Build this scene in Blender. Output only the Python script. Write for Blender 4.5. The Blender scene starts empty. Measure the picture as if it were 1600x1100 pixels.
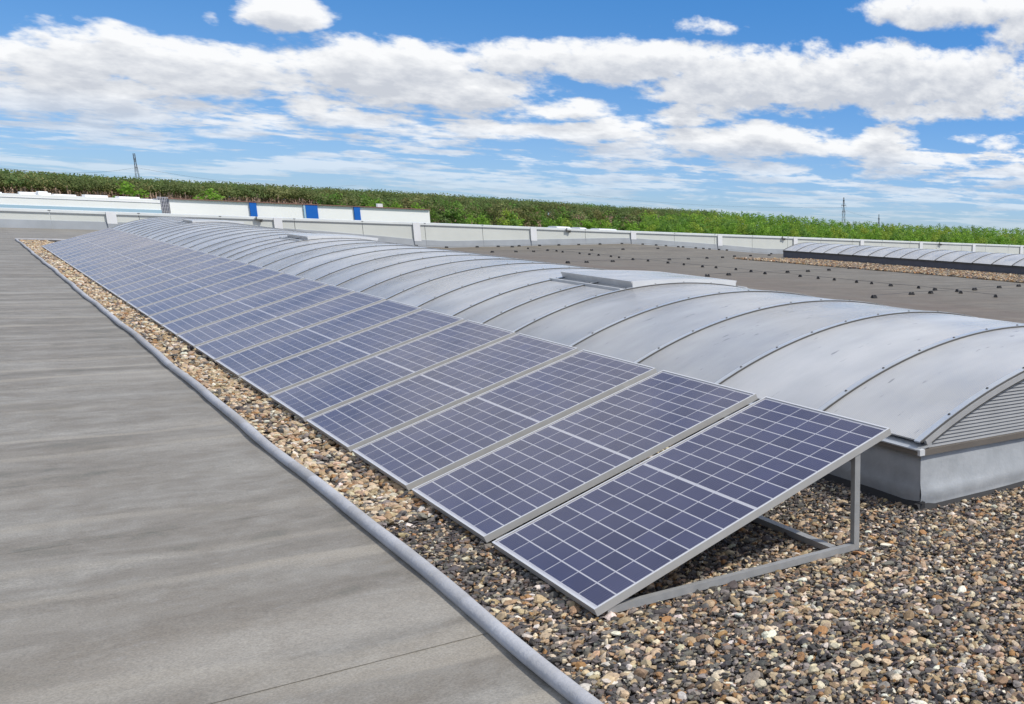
import bpy, math, random
import numpy as np
from mathutils import Vector
C = bpy.context.scene.collection
S = bpy.context.scene
rad = math.radians

# ------------------------------------------------------------------ camera
CAM_H, YAW, PITCH, ROLL, FPX, PPX, PPY = 1.6389, 0.8097, 0.2395, 0.0433, 1490.29, 1519.33, 726.24
_cy, _sy, _cp, _sp = math.cos(YAW), math.sin(YAW), math.cos(PITCH), math.sin(PITCH)
FWD = np.array([_sy*_cp, _cy*_cp, -_sp]); _R0 = np.array([_cy, -_sy, 0.0]); _U0 = np.cross(_R0, FWD)
RGT = math.cos(ROLL)*_R0 + math.sin(ROLL)*_U0
UPV = -math.sin(ROLL)*_R0 + math.cos(ROLL)*_U0
cam = bpy.data.cameras.new('camera'); camo = bpy.data.objects.new('camera', cam); C.objects.link(camo)
cam.sensor_width = 36.0; cam.sensor_fit = 'HORIZONTAL'
cam.lens = FPX/1600*36.0
cam.shift_x = (800-PPX)/1600; cam.shift_y = (PPY-550)/1600
cam.clip_start = 0.05; cam.clip_end = 6000
from mathutils import Matrix
M = Matrix(((RGT[0], UPV[0], -FWD[0], 0), (RGT[1], UPV[1], -FWD[1], 0), (RGT[2], UPV[2], -FWD[2], CAM_H), (0, 0, 0, 1)))
camo.matrix_world = M
S.camera = camo
S.view_settings.view_transform = 'Standard'; S.view_settings.look = 'None'
S.view_settings.gamma = 1.0; S.view_settings.use_curve_mapping = False
S.view_settings.exposure = 0.0
S.render.engine = 'CYCLES'
try:
    S.cycles.use_denoising = True
    S.cycles.denoiser = 'OPENIMAGEDENOISE'
    S.cycles.denoising_input_passes = 'RGB_ALBEDO_NORMAL'
except Exception: pass
S.cycles.max_bounces = 6; S.cycles.diffuse_bounces = 3; S.cycles.glossy_bounces = 3
S.cycles.transparent_max_bounces = 6; S.cycles.caustics_reflective = False; S.cycles.caustics_refractive = False

# ------------------------------------------------------------------ node helpers
class NT:
    def __init__(s, tree): s.t = tree; s.n = tree.nodes; s.l = tree.links
    def new(s, typ, **kw):
        n = s.n.new(typ)
        for k, v in kw.items(): setattr(n, k, v)
        return n
    def put(s, sock, v):
        if v is None: return
        if isinstance(v, bpy.types.NodeSocket): s.l.new(v, sock)
        else: sock.default_value = v
    def math(s, op, a, b=None, c=None, clamp=False):
        n = s.new('ShaderNodeMath', operation=op, use_clamp=clamp)
        for i, v in enumerate((a, b, c)): s.put(n.inputs[i], v)
        return n.outputs[0]
    def vmath(s, op, a, b=None, c=None, out=0):
        n = s.new('ShaderNodeVectorMath', operation=op)
        for i, v in enumerate((a, b, c)): s.put(n.inputs[i], v)
        return n.outputs[out]
    def maprange(s, v, a, b, c=0.0, d=1.0, smooth=False):
        n = s.new('ShaderNodeMapRange', interpolation_type='SMOOTHSTEP' if smooth else 'LINEAR')
        for i, q in enumerate((v, a, b, c, d)): s.put(n.inputs[i], q)
        return n.outputs[0]
    def noise(s, vec, scale, detail=4, rough=0.55, dist=0.0):
        n = s.new('ShaderNodeTexNoise')
        s.put(n.inputs['Vector'], vec); n.inputs['Scale'].default_value = scale; n.inputs['Detail'].default_value = detail
        n.inputs['Roughness'].default_value = rough; n.inputs['Distortion'].default_value = dist
        return n.outputs['Fac']
    def mix(s, fac, a, b, blend='MIX'):
        n = s.new('ShaderNodeMix', data_type='RGBA', blend_type=blend)
        s.put(n.inputs[0], fac)
        for i, v in ((6, a), (7, b)):
            if isinstance(v, tuple): v = (v[0], v[1], v[2], 1.0)
            s.put(n.inputs[i], v)
        return n.outputs[2]
    def ramp(s, fac, stops):
        n = s.new('ShaderNodeValToRGB'); e = n.color_ramp.elements
        while len(e) < len(stops): e.new(0.5)
        for el, (p, c) in zip(e, stops): el.position = p; el.color = (c[0], c[1], c[2], 1.0)
        s.put(n.inputs[0], fac); return n.outputs[0]
    def comb(s, x, y, z):
        n = s.new('ShaderNodeCombineXYZ')
        for i, v in enumerate((x, y, z)): s.put(n.inputs[i], v)
        return n.outputs[0]
    def sep(s, v):
        n = s.new('ShaderNodeSeparateXYZ'); s.put(n.inputs[0], v); return n.outputs

# ------------------------------------------------------------------ world: Nishita sky with a layer of cumulus
SUN_EL, SUN_AZ = rad(50), rad(140)
W = bpy.data.worlds.new('World'); S.world = W; W.use_nodes = True
w = NT(W.node_tree); w.n.clear()
CLOUDS = [(0.2047,0.1449,0.0403,0.0141,0.1462,1.0),(0.0697,0.0928,0.0661,0.0271,0.138,1),(0.1547,0.0972,0.0802,0.0225,0.1242,1),(0.0523,0.0646,0.051,0.0115,0.1165,0.8),(0.1124,0.0646,0.0757,0.0102,0.1066,0.7),(0.2536,0.1115,0.1053,0.0248,0.1148,1),(0.3185,0.0981,0.1138,0.0219,0.097,1),(0.3867,0.1312,0.0734,0.0189,0.1015,0.9),(0.4055,0.0916,0.0647,0.0121,0.0828,0.9),(0.4791,0.1373,0.1069,0.0228,0.0878,1),(0.5657,0.1304,0.1302,0.0279,0.0725,1),(0.6874,0.1383,0.1418,0.034,0.0564,1),(0.8189,0.1446,0.1064,0.033,0.0384,1),(0.7696,0.1151,0.1382,0.0141,0.0447,0.8),(0.7787,0.2048,0.1046,0.0184,0.0443,1),(0.8416,0.1879,0.0496,0.0328,0.0329,0.9),(0.5316,0.1756,0.0576,0.0107,0.0893,0.5),(0.1591,0.1345,0.0088,0.0101,0.1505,0.45),(0.1776,0.1225,0.0115,0.0056,0.1379,0.4),(0.7056,0.1622,0.0186,0.0124,0.0561,0.5),(0.5207,0.0959,0.0527,0.0125,0.0705,1),(0.4573,0.0845,0.045,0.0079,0.0742,0.7),(0.583,0.0779,0.115,0.0141,0.0595,1),(0.7136,0.0827,0.0379,0.0203,0.049,0.9),(0.657,0.0762,0.0997,0.0119,0.0529,0.8),(0.733,0.0667,0.089,0.0079,0.0463,0.75),(0.4044,0.0733,0.092,0.0083,0.0754,0.85),(0.2496,0.0694,0.0692,0.0082,0.0912,0.8),(0.2147,0.0776,0.022,0.01,0.1013,0.9),(0.1193,0.0597,0.046,0.0061,0.102,0.75),(0.0774,0.0732,0.0604,0.0125,0.1197,0.9),(0.4704,0.0593,0.0857,0.0081,0.0642,0.75),(0.3061,0.0666,0.0936,0.0064,0.0828,0.7),(0.7174,0.0537,0.0478,0.0073,0.0465,0.85),(0.2129,0.0383,0.0266,0.0036,0.0758,0.65),(0.1322,0.0393,0.0236,0.0034,0.0843,0.65),(0.7897,0.0904,0.0286,0.0078,0.0426,0.6),(0.8423,0.0603,0.0448,0.0073,0.0394,0.7),(0.5888,0.0503,0.0674,0.0066,0.0536,0.65),(0.2905,0.0537,0.0584,0.0043,0.0778,0.55),(0.0797,0.0375,0.0252,0.0032,0.0887,0.55),(0.4192,0.0451,0.0663,0.004,0.0631,0.5),(0.8218,0.0857,0.0255,0.0096,0.0399,0.6),(0.499,0.0523,0.0351,0.0047,0.0601,0.55),(0.3648,0.0355,0.0422,0.0034,0.0627,0.5),(0.178,0.0529,0.0842,0.0044,0.089,0.5),(0.6697,0.0588,0.0378,0.0042,0.0499,0.5)]
def cloud_group():
    g = bpy.data.node_groups.new('cloud_density', 'ShaderNodeTree')
    g.interface.new_socket('Vector', in_out='INPUT', socket_type='NodeSocketVector')
    g.interface.new_socket('Density', in_out='OUTPUT', socket_type='NodeSocketFloat')
    q = NT(g); gi = q.new('NodeGroupInput'); go = q.new('NodeGroupOutput')
    v = gi.outputs[0]; x, y, z = q.sep(v)
    az = q.math('ARCTAN2', x, y); el = q.math('ARCSINE', z)
    ae = q.comb(az, el, 1.0)
    # noise space: horizontal direction, and log of the elevation so that clouds flatten to the horizon
    lz = q.math('LOGARITHM', q.math('ADD', q.math('MAXIMUM', z, 0.0), 0.035), 2.718)
    nv = q.comb(x, y, q.math('MULTIPLY', lz, 0.36))
    n1 = q.noise(nv, 14.0, 8, 0.6, 0.1)
    n2 = q.noise(q.vmath('ADD', nv, (3.1, 1.7, 0.4)), 52.0, 3, 0.6)
    tot = None
    for (a0, e0, ra, re, t, wt) in CLOUDS:
        low = e0 < 0.08
        ra *= 1.15; re *= 1.5 if low else 1.3; wt += 0.12 if low else 0.0
        px = q.math('MULTIPLY_ADD', az, 1/ra, -a0/ra)
        py = q.vmath('DOT_PRODUCT', ae, (-t/re, 1/re, (t*a0-e0)/re), out=1)
        r2 = q.math('MULTIPLY_ADD', px, px, q.math('MULTIPLY', py, py))
        m = q.math('MULTIPLY_ADD', r2, -wt, wt)
        tot = q.math('MAXIMUM', m, 0.0) if tot is None else q.math('MAXIMUM', tot, m)
    # thin ragged layers low over the horizon, all the way round
    ls = q.noise(q.comb(q.math('MULTIPLY', x, 8.0), q.math('MULTIPLY', y, 8.0), q.math('MULTIPLY', lz, 7.5)), 1.0, 7, 0.62, 0.2)
    lay = q.math('MULTIPLY', q.maprange(ls, 0.36, 0.62, 0.0, 0.92), q.maprange(el, 0.065, 0.115, 1.0, 0.0, smooth=True))
    tot = q.math('MAXIMUM', tot, lay)
    # unseen broken cloud goes on elsewhere, its cover raised to whiten ambient and reflections
    inaz = q.maprange(q.math('ABSOLUTE', q.math('SUBTRACT', az, 0.44)), 0.46, 0.7, 1.0, 0.0, smooth=True)
    inel = q.maprange(el, 0.21, 0.30, 1.0, 0.0, smooth=True)
    inside = q.math('MULTIPLY', inaz, inel)
    big = q.noise(q.vmath('ADD', nv, (9.0, 2.0, 5.0)), 4.2, 3, 0.5)
    cov = q.maprange(big, 0.36, 0.58, 0.0, 1.0)
    cov = q.math('MULTIPLY', cov, q.maprange(el, 0.0, 0.04, 0.0, 1.0))
    tot = q.math('ADD', q.math('MULTIPLY', tot, inside), q.math('MULTIPLY', cov, q.math('SUBTRACT', 1.0, inside)))
    det = q.math('ADD', q.math('MULTIPLY', q.math('SUBTRACT', n1, 0.5), 1.8), q.math('MULTIPLY', q.math('SUBTRACT', n2, 0.5), 0.9))
    d = q.math('ADD', q.math('SUBTRACT', tot, 0.345), q.math('MULTIPLY', det, q.maprange(tot, 0.0, 0.25, 0.25, 1.0)))
    q.put(go.inputs[0], d)
    return g
cg = cloud_group()
tc = w.new('ShaderNodeTexCoord'); dv = tc.outputs['Generated']
def dens(off):
    n = w.new('ShaderNodeGroup'); n.node_tree = cg
    v = dv if off is None else w.vmath('NORMALIZE', w.vmath('ADD', dv, off))
    w.put(n.inputs[0], v); return n.outputs[0]
d0 = dens(None); dup = dens((0.003, -0.003, 0.014))
sx, sy_, sz = w.sep(dv)
zc = w.math('MAXIMUM', sz, 0.0)
# look a little higher into the Nishita sky: the air of the photograph is clear and blue nearly down to the horizon
lift = w.math('ADD', w.math('MULTIPLY', w.math('POWER', zc, 0.8), 1.9), 0.05)
sv = w.vmath('NORMALIZE', w.comb(sx, sy_, lift))
sky = w.new('ShaderNodeTexSky', sky_type='NISHITA'); sky.sun_disc = False
sky.sun_elevation = SUN_EL; sky.sun_rotation = SUN_AZ
sky.air_density = 1.0; sky.dust_density = 0.3; sky.ozone_density = 3.0; sky.altitude = 100
w.put(sky.inputs[0], sv)
hs = w.new('ShaderNodeHueSaturation'); hs.inputs['Saturation'].default_value = 1.34; hs.inputs['Value'].default_value = 2.05
w.put(hs.inputs['Color'], sky.outputs[0])
haze = w.math('MULTIPLY', w.math('EXPONENT', w.math('MULTIPLY', zc, -12.5)), 0.95)
clear_sky = w.mix(haze, hs.outputs[0], (3.7, 4.95, 6.15))
above = w.math('SUBTRACT', w.maprange(dup, -0.2, 0.85, 0, 1), w.math('MULTIPLY', w.math('SUBTRACT', d0, dup), 0.45), clamp=True)
ccol = w.mix(above, (9.9, 9.95, 10.0), (6.1, 6.4, 7.0))
mask = w.maprange(d0, -0.05, 0.42, 0.0, 1.0, True)
mask = w.math('MULTIPLY', mask, w.maprange(sz, 0.004, 0.075, 0.2, 0.97))
skycol = w.mix(mask, clear_sky, ccol)
bg = w.new('ShaderNodeBackground'); bg.inputs['Strength'].default_value = 0.1
w.put(bg.inputs['Color'], skycol)
wo = w.new('ShaderNodeOutputWorld'); w.l.new(bg.outputs[0], wo.inputs[0])
W.cycles.sampling_method = 'MANUAL'; W.cycles.sample_map_resolution = 512

# ------------------------------------------------------------------ sun
sun = bpy.data.lights.new('sun', 'SUN'); sun.energy = 3.7; sun.angle = rad(1.5); sun.color = (1.0, 0.95, 0.87)
suno = bpy.data.objects.new('sun', sun); C.objects.link(suno)
sd = Vector((math.sin(SUN_AZ)*math.cos(SUN_EL), math.cos(SUN_AZ)*math.cos(SUN_EL), math.sin(SUN_EL)))
suno.rotation_euler = (-sd).to_track_quat('-Z', 'Y').to_euler(); suno.location = (0, -20, 40)

# ------------------------------------------------------------------ materials
MAT = {}
def mat(name, color, rough=0.6, spec=0.4, metal=0.0, var=0.0, vscale=8.0, bump=0.0, bscale=60.0, coords='Object', fn=None):
    m = bpy.data.materials.new(name); m.use_nodes = True; t = NT(m.node_tree); b = t.n['Principled BSDF']
    b.inputs['Roughness'].default_value = rough; b.inputs['Metallic'].default_value = metal
    b.inputs['Specular IOR Level'].default_value = spec
    co = t.new('ShaderNodeTexCoord').outputs[coords]
    col = (color[0], color[1], color[2], 1.0)
    if var:
        f = t.noise(co, vscale, 5, 0.6)
        f = t.maprange(f, 0.3, 0.7, 1-var, 1+var)
        col = t.vmath('SCALE', color, None); n = col.node; t.put(n.inputs['Scale'], f)
    t.put(b.inputs['Base Color'], col)
    if bump:
        bn = t.new('ShaderNodeBump'); bn.inputs['Strength'].default_value = bump; bn.inputs['Distance'].default_value = 0.01
        t.put(bn.inputs['Height'], t.noise(co, bscale, 4, 0.6)); t.put(b.inputs['Normal'], bn.outputs[0])
    if fn: fn(t, b, co)
    MAT[name] = m; return m
def f_membrane(t, b, co, deck=False):
    g = t.new('ShaderNodeNewGeometry').outputs['Position']
    x, y, z = t.sep(g)
    wv = t.math('MULTIPLY', t.math('SUBTRACT', t.noise(g, 0.5, 3, 0.5), 0.5), 0.9)
    yw = t.math('ADD', y, wv)
    a = t.noise(t.comb(t.math('MULTIPLY', x, 0.42), t.math('MULTIPLY', yw, 1.9), 0.0), 1.0, 5, 0.55, 0.2)      # broad streaks along the sheets
    c = t.noise(t.comb(t.math('MULTIPLY', x, 1.8), t.math('MULTIPLY', yw, 6.0), 3.0), 1.2, 6, 0.68, 0.6)
    e = t.noise(g, 0.7, 5, 0.6); m1 = t.noise(g, 4.5, 6, 0.7, 0.5); f = t.noise(g, 110.0, 3, 0.75)
    k = t.math('ADD', t.math('ADD', t.math('MULTIPLY', a, 0.36), t.math('MULTIPLY', c, 0.20)), t.math('ADD', t.math('MULTIPLY', e, 0.16), t.math('MULTIPLY', m1, 0.34)))
    col = t.ramp(t.maprange(k, 0.40, 0.66), [(0.0, (0.165, 0.165, 0.138)), (0.35, (0.248, 0.225, 0.19)), (0.6, (0.297, 0.278, 0.243)), (1.0, (0.385, 0.365, 0.325))])
    brown = t.maprange(t.noise(t.comb(t.math('MULTIPLY', x, 0.5), t.math('MULTIPLY', y, 1.0), 7.0), 0.8, 5, 0.6), 0.5, 0.75)
    col = t.mix(t.math('MULTIPLY', brown, 0.5), col, (0.225, 0.192, 0.15))
    # pale beige crests of the folds, put into the colour
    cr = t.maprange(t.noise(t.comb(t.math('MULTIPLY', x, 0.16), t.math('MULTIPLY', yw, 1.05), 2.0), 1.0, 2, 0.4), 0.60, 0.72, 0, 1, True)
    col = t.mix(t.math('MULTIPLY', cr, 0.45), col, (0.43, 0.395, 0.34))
    # fold relief put into the colour: gently waving pale crests, darker hollows between
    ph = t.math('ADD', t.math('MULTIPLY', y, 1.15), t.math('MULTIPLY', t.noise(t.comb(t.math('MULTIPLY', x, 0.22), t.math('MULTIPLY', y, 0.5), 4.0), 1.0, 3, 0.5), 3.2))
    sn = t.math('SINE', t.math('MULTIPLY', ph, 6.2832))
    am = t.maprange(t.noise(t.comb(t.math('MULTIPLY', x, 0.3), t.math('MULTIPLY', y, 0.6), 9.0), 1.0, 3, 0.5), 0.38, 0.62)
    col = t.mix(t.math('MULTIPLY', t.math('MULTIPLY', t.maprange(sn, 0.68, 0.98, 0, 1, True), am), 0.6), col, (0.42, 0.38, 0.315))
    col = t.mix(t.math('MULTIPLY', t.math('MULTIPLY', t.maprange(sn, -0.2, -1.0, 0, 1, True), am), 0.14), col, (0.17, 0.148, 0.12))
    # pale scuffs
    sc = t.maprange(t.noise(t.comb(t.math('MULTIPLY', x, 2.2), t.math('MULTIPLY', y, 5.0), 1.0), 2.4, 7, 0.72, 1.6), 0.60, 0.74)
    col = t.mix(t.math('MULTIPLY', sc, 0.4), col, (0.44, 0.44, 0.44))
    if deck:
        col = t.mix(1.0, col, (0.74, 0.705, 0.64), 'MULTIPLY')
        # dirt washed against the far side of the big skylight
        dx = t.maprange(x, 11.0, 25.0, 1.0, 0.0, True)
        dn = t.maprange(t.noise(t.comb(t.math('MULTIPLY', x, 0.8), t.math('MULTIPLY', y, 0.16), 0.0), 1.0, 5, 0.6), 0.28, 0.58)
        col = t.mix(t.math('MULTIPLY', dx, dn), col, (0.165, 0.118, 0.084))
        # dark mud line where water stands along the fold
        ln = t.math('ABSOLUTE', t.math('SUBTRACT', x, t.math('MULTIPLY_ADD', t.noise(t.comb(0.0, y, 0.0), 0.35, 3, 0.5), 1.6, 12.95)))
        mu = t.math('MULTIPLY', t.maprange(ln, 0.08, 0.42, 1.0, 0.0, True), t.maprange(y, 15.0, 19.0, 1.0, 0.0, True))
        col = t.mix(t.math('MULTIPLY', mu, 0.85), col, (0.06, 0.035, 0.024))
    sp = t.maprange(f, 0.3, 0.7, 0.60, 1.02); col = t.vmath('SCALE', col); t.put(col.node.inputs['Scale'], sp)
    t.put(b.inputs['Base Color'], col)
    b.inputs['Roughness'].default_value = 0.6; b.inputs['Specular IOR Level'].default_value = 0.3
    bn = t.new('ShaderNodeBump'); bn.inputs['Strength'].default_value = 0.4; bn.inputs['Distance'].default_value = 0.012
    t.put(bn.inputs['Height'], t.math('ADD', t.math('MULTIPLY', c, 0.7), t.math('ADD', t.math('MULTIPLY', m1, 0.5), t.math('MULTIPLY', f, 0.10)))); t.put(b.inputs['Normal'], bn.outputs[0])
mat('deck', (0.22, 0.21, 0.2), fn=lambda t, b, co: f_membrane(t, b, co, True))
mat('membrane', (0.25, 0.24, 0.23), fn=f_membrane)
def f_poly(t, b, co):
    g = t.new('ShaderNodeNewGeometry').outputs['Position']
    x, y, z = t.sep(g)
    fl = t.new('ShaderNodeTexWave', wave_type='BANDS', bands_direction='Y'); fl.inputs['Scale'].default_value = 19.0
    t.put(fl.inputs['Vector'], g)
    a = t.noise(t.comb(t.math('MULTIPLY', x, 1.0), t.math('MULTIPLY', y, 1.6), t.math('MULTIPLY', z, 2.0)), 1.0, 3, 0.5)
    s2 = t.noise(t.comb(t.math('MULTIPLY', x, 2.0), t.math('MULTIPLY', y, 16.0), z), 1.0, 4, 0.6)
    k = t.math('ADD', t.math('MULTIPLY', a, 0.86), t.math('MULTIPLY', s2, 0.14))
    col = t.ramp(t.maprange(k, 0.33, 0.67), [(0, (0.40, 0.395, 0.385)), (0.5, (0.47, 0.463, 0.45)), (1, (0.53, 0.522, 0.505))])
    gr = t.maprange(t.noise(t.comb(t.math('MULTIPLY', x, 3.2), t.math('MULTIPLY', y, 9.0), z), 2.0, 3, 0.5), 0.68, 0.75)
    col = t.mix(t.math('MULTIPLY', gr, 0.6), col, (0.13, 0.13, 0.135))
    oi = t.new('ShaderNodeObjectInfo').outputs['Random']
    col = t.vmath('SCALE', col); t.put(col.node.inputs['Scale'], t.math('ADD', t.maprange(oi, 0, 1, 0.88, 1.10), t.math('MULTIPLY', fl.outputs['Fac'], 0.08)))
    t.put(b.inputs['Base Color'], col)
    t.put(b.inputs['Roughness'], t.maprange(a, 0.35, 0.65, 0.10, 0.26))
    b.inputs['Specular IOR Level'].default_value = 1.0
    bn = t.new('ShaderNodeBump'); bn.inputs['Strength'].default_value = 0.4; bn.inputs['Distance'].default_value = 0.003
    t.put(bn.inputs['Height'], fl.outputs['Fac'])
    bn2 = t.new('ShaderNodeBump'); bn2.inputs['Strength'].default_value = 0.25; bn2.inputs['Distance'].default_value = 0.03
    t.put(bn2.inputs['Height'], t.noise(g, 1.6, 1, 0.4)); t.put(bn2.inputs['Normal'], bn.outputs[0])
    t.put(b.inputs['Normal'], bn2.outputs[0])
mat('polycarbonate', (0.4, 0.42, 0.44), fn=f_poly)
mat('aluminium', (0.50, 0.50, 0.50), rough=0.42, spec=0.5, metal=0.35, var=0.10, vscale=6)
mat('rib_metal', (0.62, 0.645, 0.67), rough=0.28, metal=0.5, var=0.08, vscale=4)
mat('gasket', (0.085, 0.083, 0.08), rough=0.7)
mat('panel_frame', (0.46, 0.455, 0.44), rough=0.45, spec=0.5, metal=0.25, var=0.05, vscale=9)
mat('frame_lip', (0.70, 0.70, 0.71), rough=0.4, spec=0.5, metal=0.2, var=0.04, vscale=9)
mat('rack_steel', (0.36, 0.365, 0.365), rough=0.45, metal=0.25, var=0.12, vscale=14)
mat('backsheet', (0.84, 0.83, 0.87), rough=0.5)
def f_cell(t, b, co):
    oi = t.new('ShaderNodeObjectInfo').outputs['Random']
    ri = t.new('ShaderNodeNewGeometry').outputs['Random Per Island']
    g = t.new('ShaderNodeNewGeometry').outputs['Position']
    r = t.math('FRACT', t.math('ADD', oi, ri))
    n = t.noise(g, 5.0, 3, 0.6); n2 = t.noise(g, 60.0, 2, 0.5)
    k = t.math('ADD', t.math('MULTIPLY', r, 0.45), t.math('ADD', t.math('MULTIPLY', n, 0.5), t.math('MULTIPLY', n2, 0.1)))
    col = t.ramp(t.maprange(k, 0.2, 0.85), [(0, (0.060, 0.066, 0.150)), (0.5, (0.080, 0.088, 0.188)), (1, (0.106, 0.114, 0.232))])
    # busbars: fine silver lines up the slope
    oy = t.sep(co)[1]
    bb = t.maprange(t.math('SINE', t.math('MULTIPLY', oy, 6.2832/0.0196)), 0.80, 0.98)
    col = t.mix(t.math('MULTIPLY', bb, 0.30), col, (0.30, 0.31, 0.36))
    t.put(b.inputs['Base Color'], col); b.inputs['Roughness'].default_value = 0.4
mat('cell_blue', (0.05, 0.055, 0.12), fn=f_cell)
def glassmat(name, ior=1.36, rough=0.04):
    m = bpy.data.materials.new(name); m.use_nodes = True; t = NT(m.node_tree); t.n.clear()
    tr = t.new('ShaderNodeBsdfTransparent'); tr.inputs[0].default_value = (0.97, 0.97, 0.975, 1)
    gl = t.new('ShaderNodeBsdfGlossy'); t.put(gl.inputs['Roughness'], None)
    g = t.new('ShaderNodeNewGeometry').outputs['Position']
    t.put(gl.inputs['Roughness'], t.maprange(t.noise(g, 1.3, 5, 0.6), 0.3, 0.7, 0.06, 0.16))
    df = t.new('ShaderNodeBsdfDiffuse'); df.inputs[0].default_value = (0.66, 0.62, 0.60, 1)
    fr = t.new('ShaderNodeFresnel'); fr.inputs[0].default_value = ior
    m1 = t.new('ShaderNodeMixShader'); t.put(m1.inputs[0], t.math('MULTIPLY', fr.outputs[0], 0.5)); t.l.new(tr.outputs[0], m1.inputs[1]); t.l.new(gl.outputs[0], m1.inputs[2])
    # thin film of dust, thickened at grazing view to paint in a pale sky sheen
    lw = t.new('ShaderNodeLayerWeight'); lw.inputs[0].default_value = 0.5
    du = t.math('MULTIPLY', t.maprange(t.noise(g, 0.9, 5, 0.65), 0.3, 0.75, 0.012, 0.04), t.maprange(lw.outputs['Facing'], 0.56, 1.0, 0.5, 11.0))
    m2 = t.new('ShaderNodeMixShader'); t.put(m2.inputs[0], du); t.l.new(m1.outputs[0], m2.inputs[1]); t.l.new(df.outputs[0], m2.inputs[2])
    o = t.new('ShaderNodeOutputMaterial'); t.l.new(m2.outputs[0], o.inputs[0]); MAT[name] = m; return m
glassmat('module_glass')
def f_tube(t, b, co):
    g = t.new('ShaderNodeNewGeometry').outputs['Position']; oi = t.new('ShaderNodeObjectInfo').outputs['Random']
    k = t.math('ADD', t.math('MULTIPLY', oi, 0.34), t.math('MULTIPLY', t.noise(g, 5.0, 5, 0.65), 0.75))
    col = t.ramp(t.maprange(k, 0.2, 0.95), [(0, (0.29, 0.285, 0.28)), (0.5, (0.39, 0.395, 0.415)), (1, (0.48, 0.495, 0.53))])
    t.put(b.inputs['Base Color'], col); b.inputs['Roughness'].default_value = 0.8
    bn = t.new('ShaderNodeBump'); bn.inputs['Strength'].default_value = 0.5; bn.inputs['Distance'].default_value = 0.01
    t.put(bn.inputs['Height'], t.noise(g, 45.0, 4, 0.6)); t.put(b.inputs['Normal'], bn.outputs[0])
mat('roll_membrane', (0.3, 0.31, 0.33), fn=f_tube)
def f_curb(t, b, co):
    g = t.new('ShaderNodeNewGeometry').outputs['Position']
    a = t.noise(g, 1.6, 6, 0.6, 0.3); c = t.noise(g, 9.0, 5, 0.65)
    k = t.math('ADD', t.math('MULTIPLY', a, 0.6), t.math('MULTIPLY', c, 0.4))
    col = t.ramp(t.maprange(k, 0.33, 0.68), [(0, (0.28, 0.295, 0.31)), (0.5, (0.36, 0.38, 0.40)), (1, (0.45, 0.47, 0.49))])
    t.put(b.inputs['Base Color'], col); b.inputs['Roughness'].default_value = 0.45; b.inputs['Specular IOR Level'].default_value = 0.4
    bn = t.new('ShaderNodeBump'); bn.inputs['Strength'].default_value = 0.2; bn.inputs['Distance'].default_value = 0.01
    t.put(bn.inputs['Height'], t.noise(g, 30.0, 4, 0.6)); t.put(b.inputs['Normal'], bn.outputs[0])
mat('curb_membrane', (0.35, 0.37, 0.39), fn=f_curb)
mat('curb_dark', (0.085, 0.092, 0.115), rough=0.5, var=0.12, vscale=2)
mat('base_black', (0.03, 0.03, 0.032), rough=0.8)
mat('sill_brown', (0.185, 0.165, 0.145), rough=0.5, metal=0.3, var=0.12, vscale=3)
mat('slat_grey', (0.30, 0.305, 0.31), rough=0.35, spec=0.5, var=0.1, vscale=5)
mat('lid_white', (0.62, 0.63, 0.64), rough=0.4, var=0.06, vscale=5)
mat('lid_grey', (0.55, 0.555, 0.56), rough=0.35, metal=0.2, var=0.1, vscale=5)
mat('coping', (0.70, 0.73, 0.72), rough=0.45, var=0.07, vscale=0.8)
mat('cladding', (0.62, 0.64, 0.60), rough=0.5, var=0.05, vscale=0.6)
mat('upstand', (0.36, 0.385, 0.41), rough=0.5, var=0.12, vscale=0.9)
mat('pilaster_white', (0.74, 0.75, 0.76), rough=0.5, var=0.04, vscale=2)
mat('black_plastic', (0.018, 0.018, 0.02), rough=0.6)
mat('wire', (0.10, 0.10, 0.105), rough=0.4, metal=0.6)
mat('tower_steel', (0.11, 0.105, 0.11), rough=0.6, metal=0.3)
mat('white_cladding', (0.92, 0.92, 0.91), rough=0.45, var=0.03, vscale=0.3)
mat('blue_cladding', (0.01, 0.13, 0.52), rough=0.4)
mat('pale_blue', (0.40, 0.57, 0.70), rough=0.4)
mat('grey_lattice', (0.42, 0.42, 0.47), rough=0.5)
mat('brown_trim', (0.24, 0.12, 0.10), rough=0.6)
def f_bed(t, b, co):
    g = t.new('ShaderNodeNewGeometry').outputs['Position']
    v = t.new('ShaderNodeTexVoronoi'); v.inputs['Scale'].default_value = 55.0; t.put(v.inputs['Vector'], g)
    n = t.noise(g, 30, 4, 0.6)
    h = t.sep(v.outputs['Color'])[0]
    col = t.ramp(h, [(0, (0.03, 0.03, 0.033)), (0.45, (0.075, 0.07, 0.068)), (0.7, (0.15, 0.12, 0.09)), (0.9, (0.28, 0.21, 0.14)), (1, (0.42, 0.36, 0.28))])
    t.put(b.inputs['Base Color'], t.mix(0.25, col, (0.075, 0.064, 0.055))); b.inputs['Roughness'].default_value = 0.85
    bn = t.new('ShaderNodeBump'); bn.inputs['Strength'].default_value = 1.0; bn.inputs['Distance'].default_value = 0.02; bn.invert = True
    t.put(bn.inputs['Height'], v.outputs['Distance']); t.put(b.inputs['Normal'], bn.outputs[0])
mat('bed', (0.1, 0.09, 0.08), fn=f_bed)
def f_stone(t, b, co):
    at = t.new('ShaderNodeAttribute', attribute_name='Col').outputs['Color']
    g = t.new('ShaderNodeNewGeometry').outputs['Position']
    f = t.maprange(t.noise(g, 120.0, 3, 0.6), 0.3, 0.7, 0.75, 1.25)
    c = t.vmath('SCALE', at); t.put(c.node.inputs['Scale'], f); t.put(b.inputs['Base Color'], c)
    b.inputs['Roughness'].default_value = 0.7; b.inputs['Specular IOR Level'].default_value = 0.3
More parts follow.
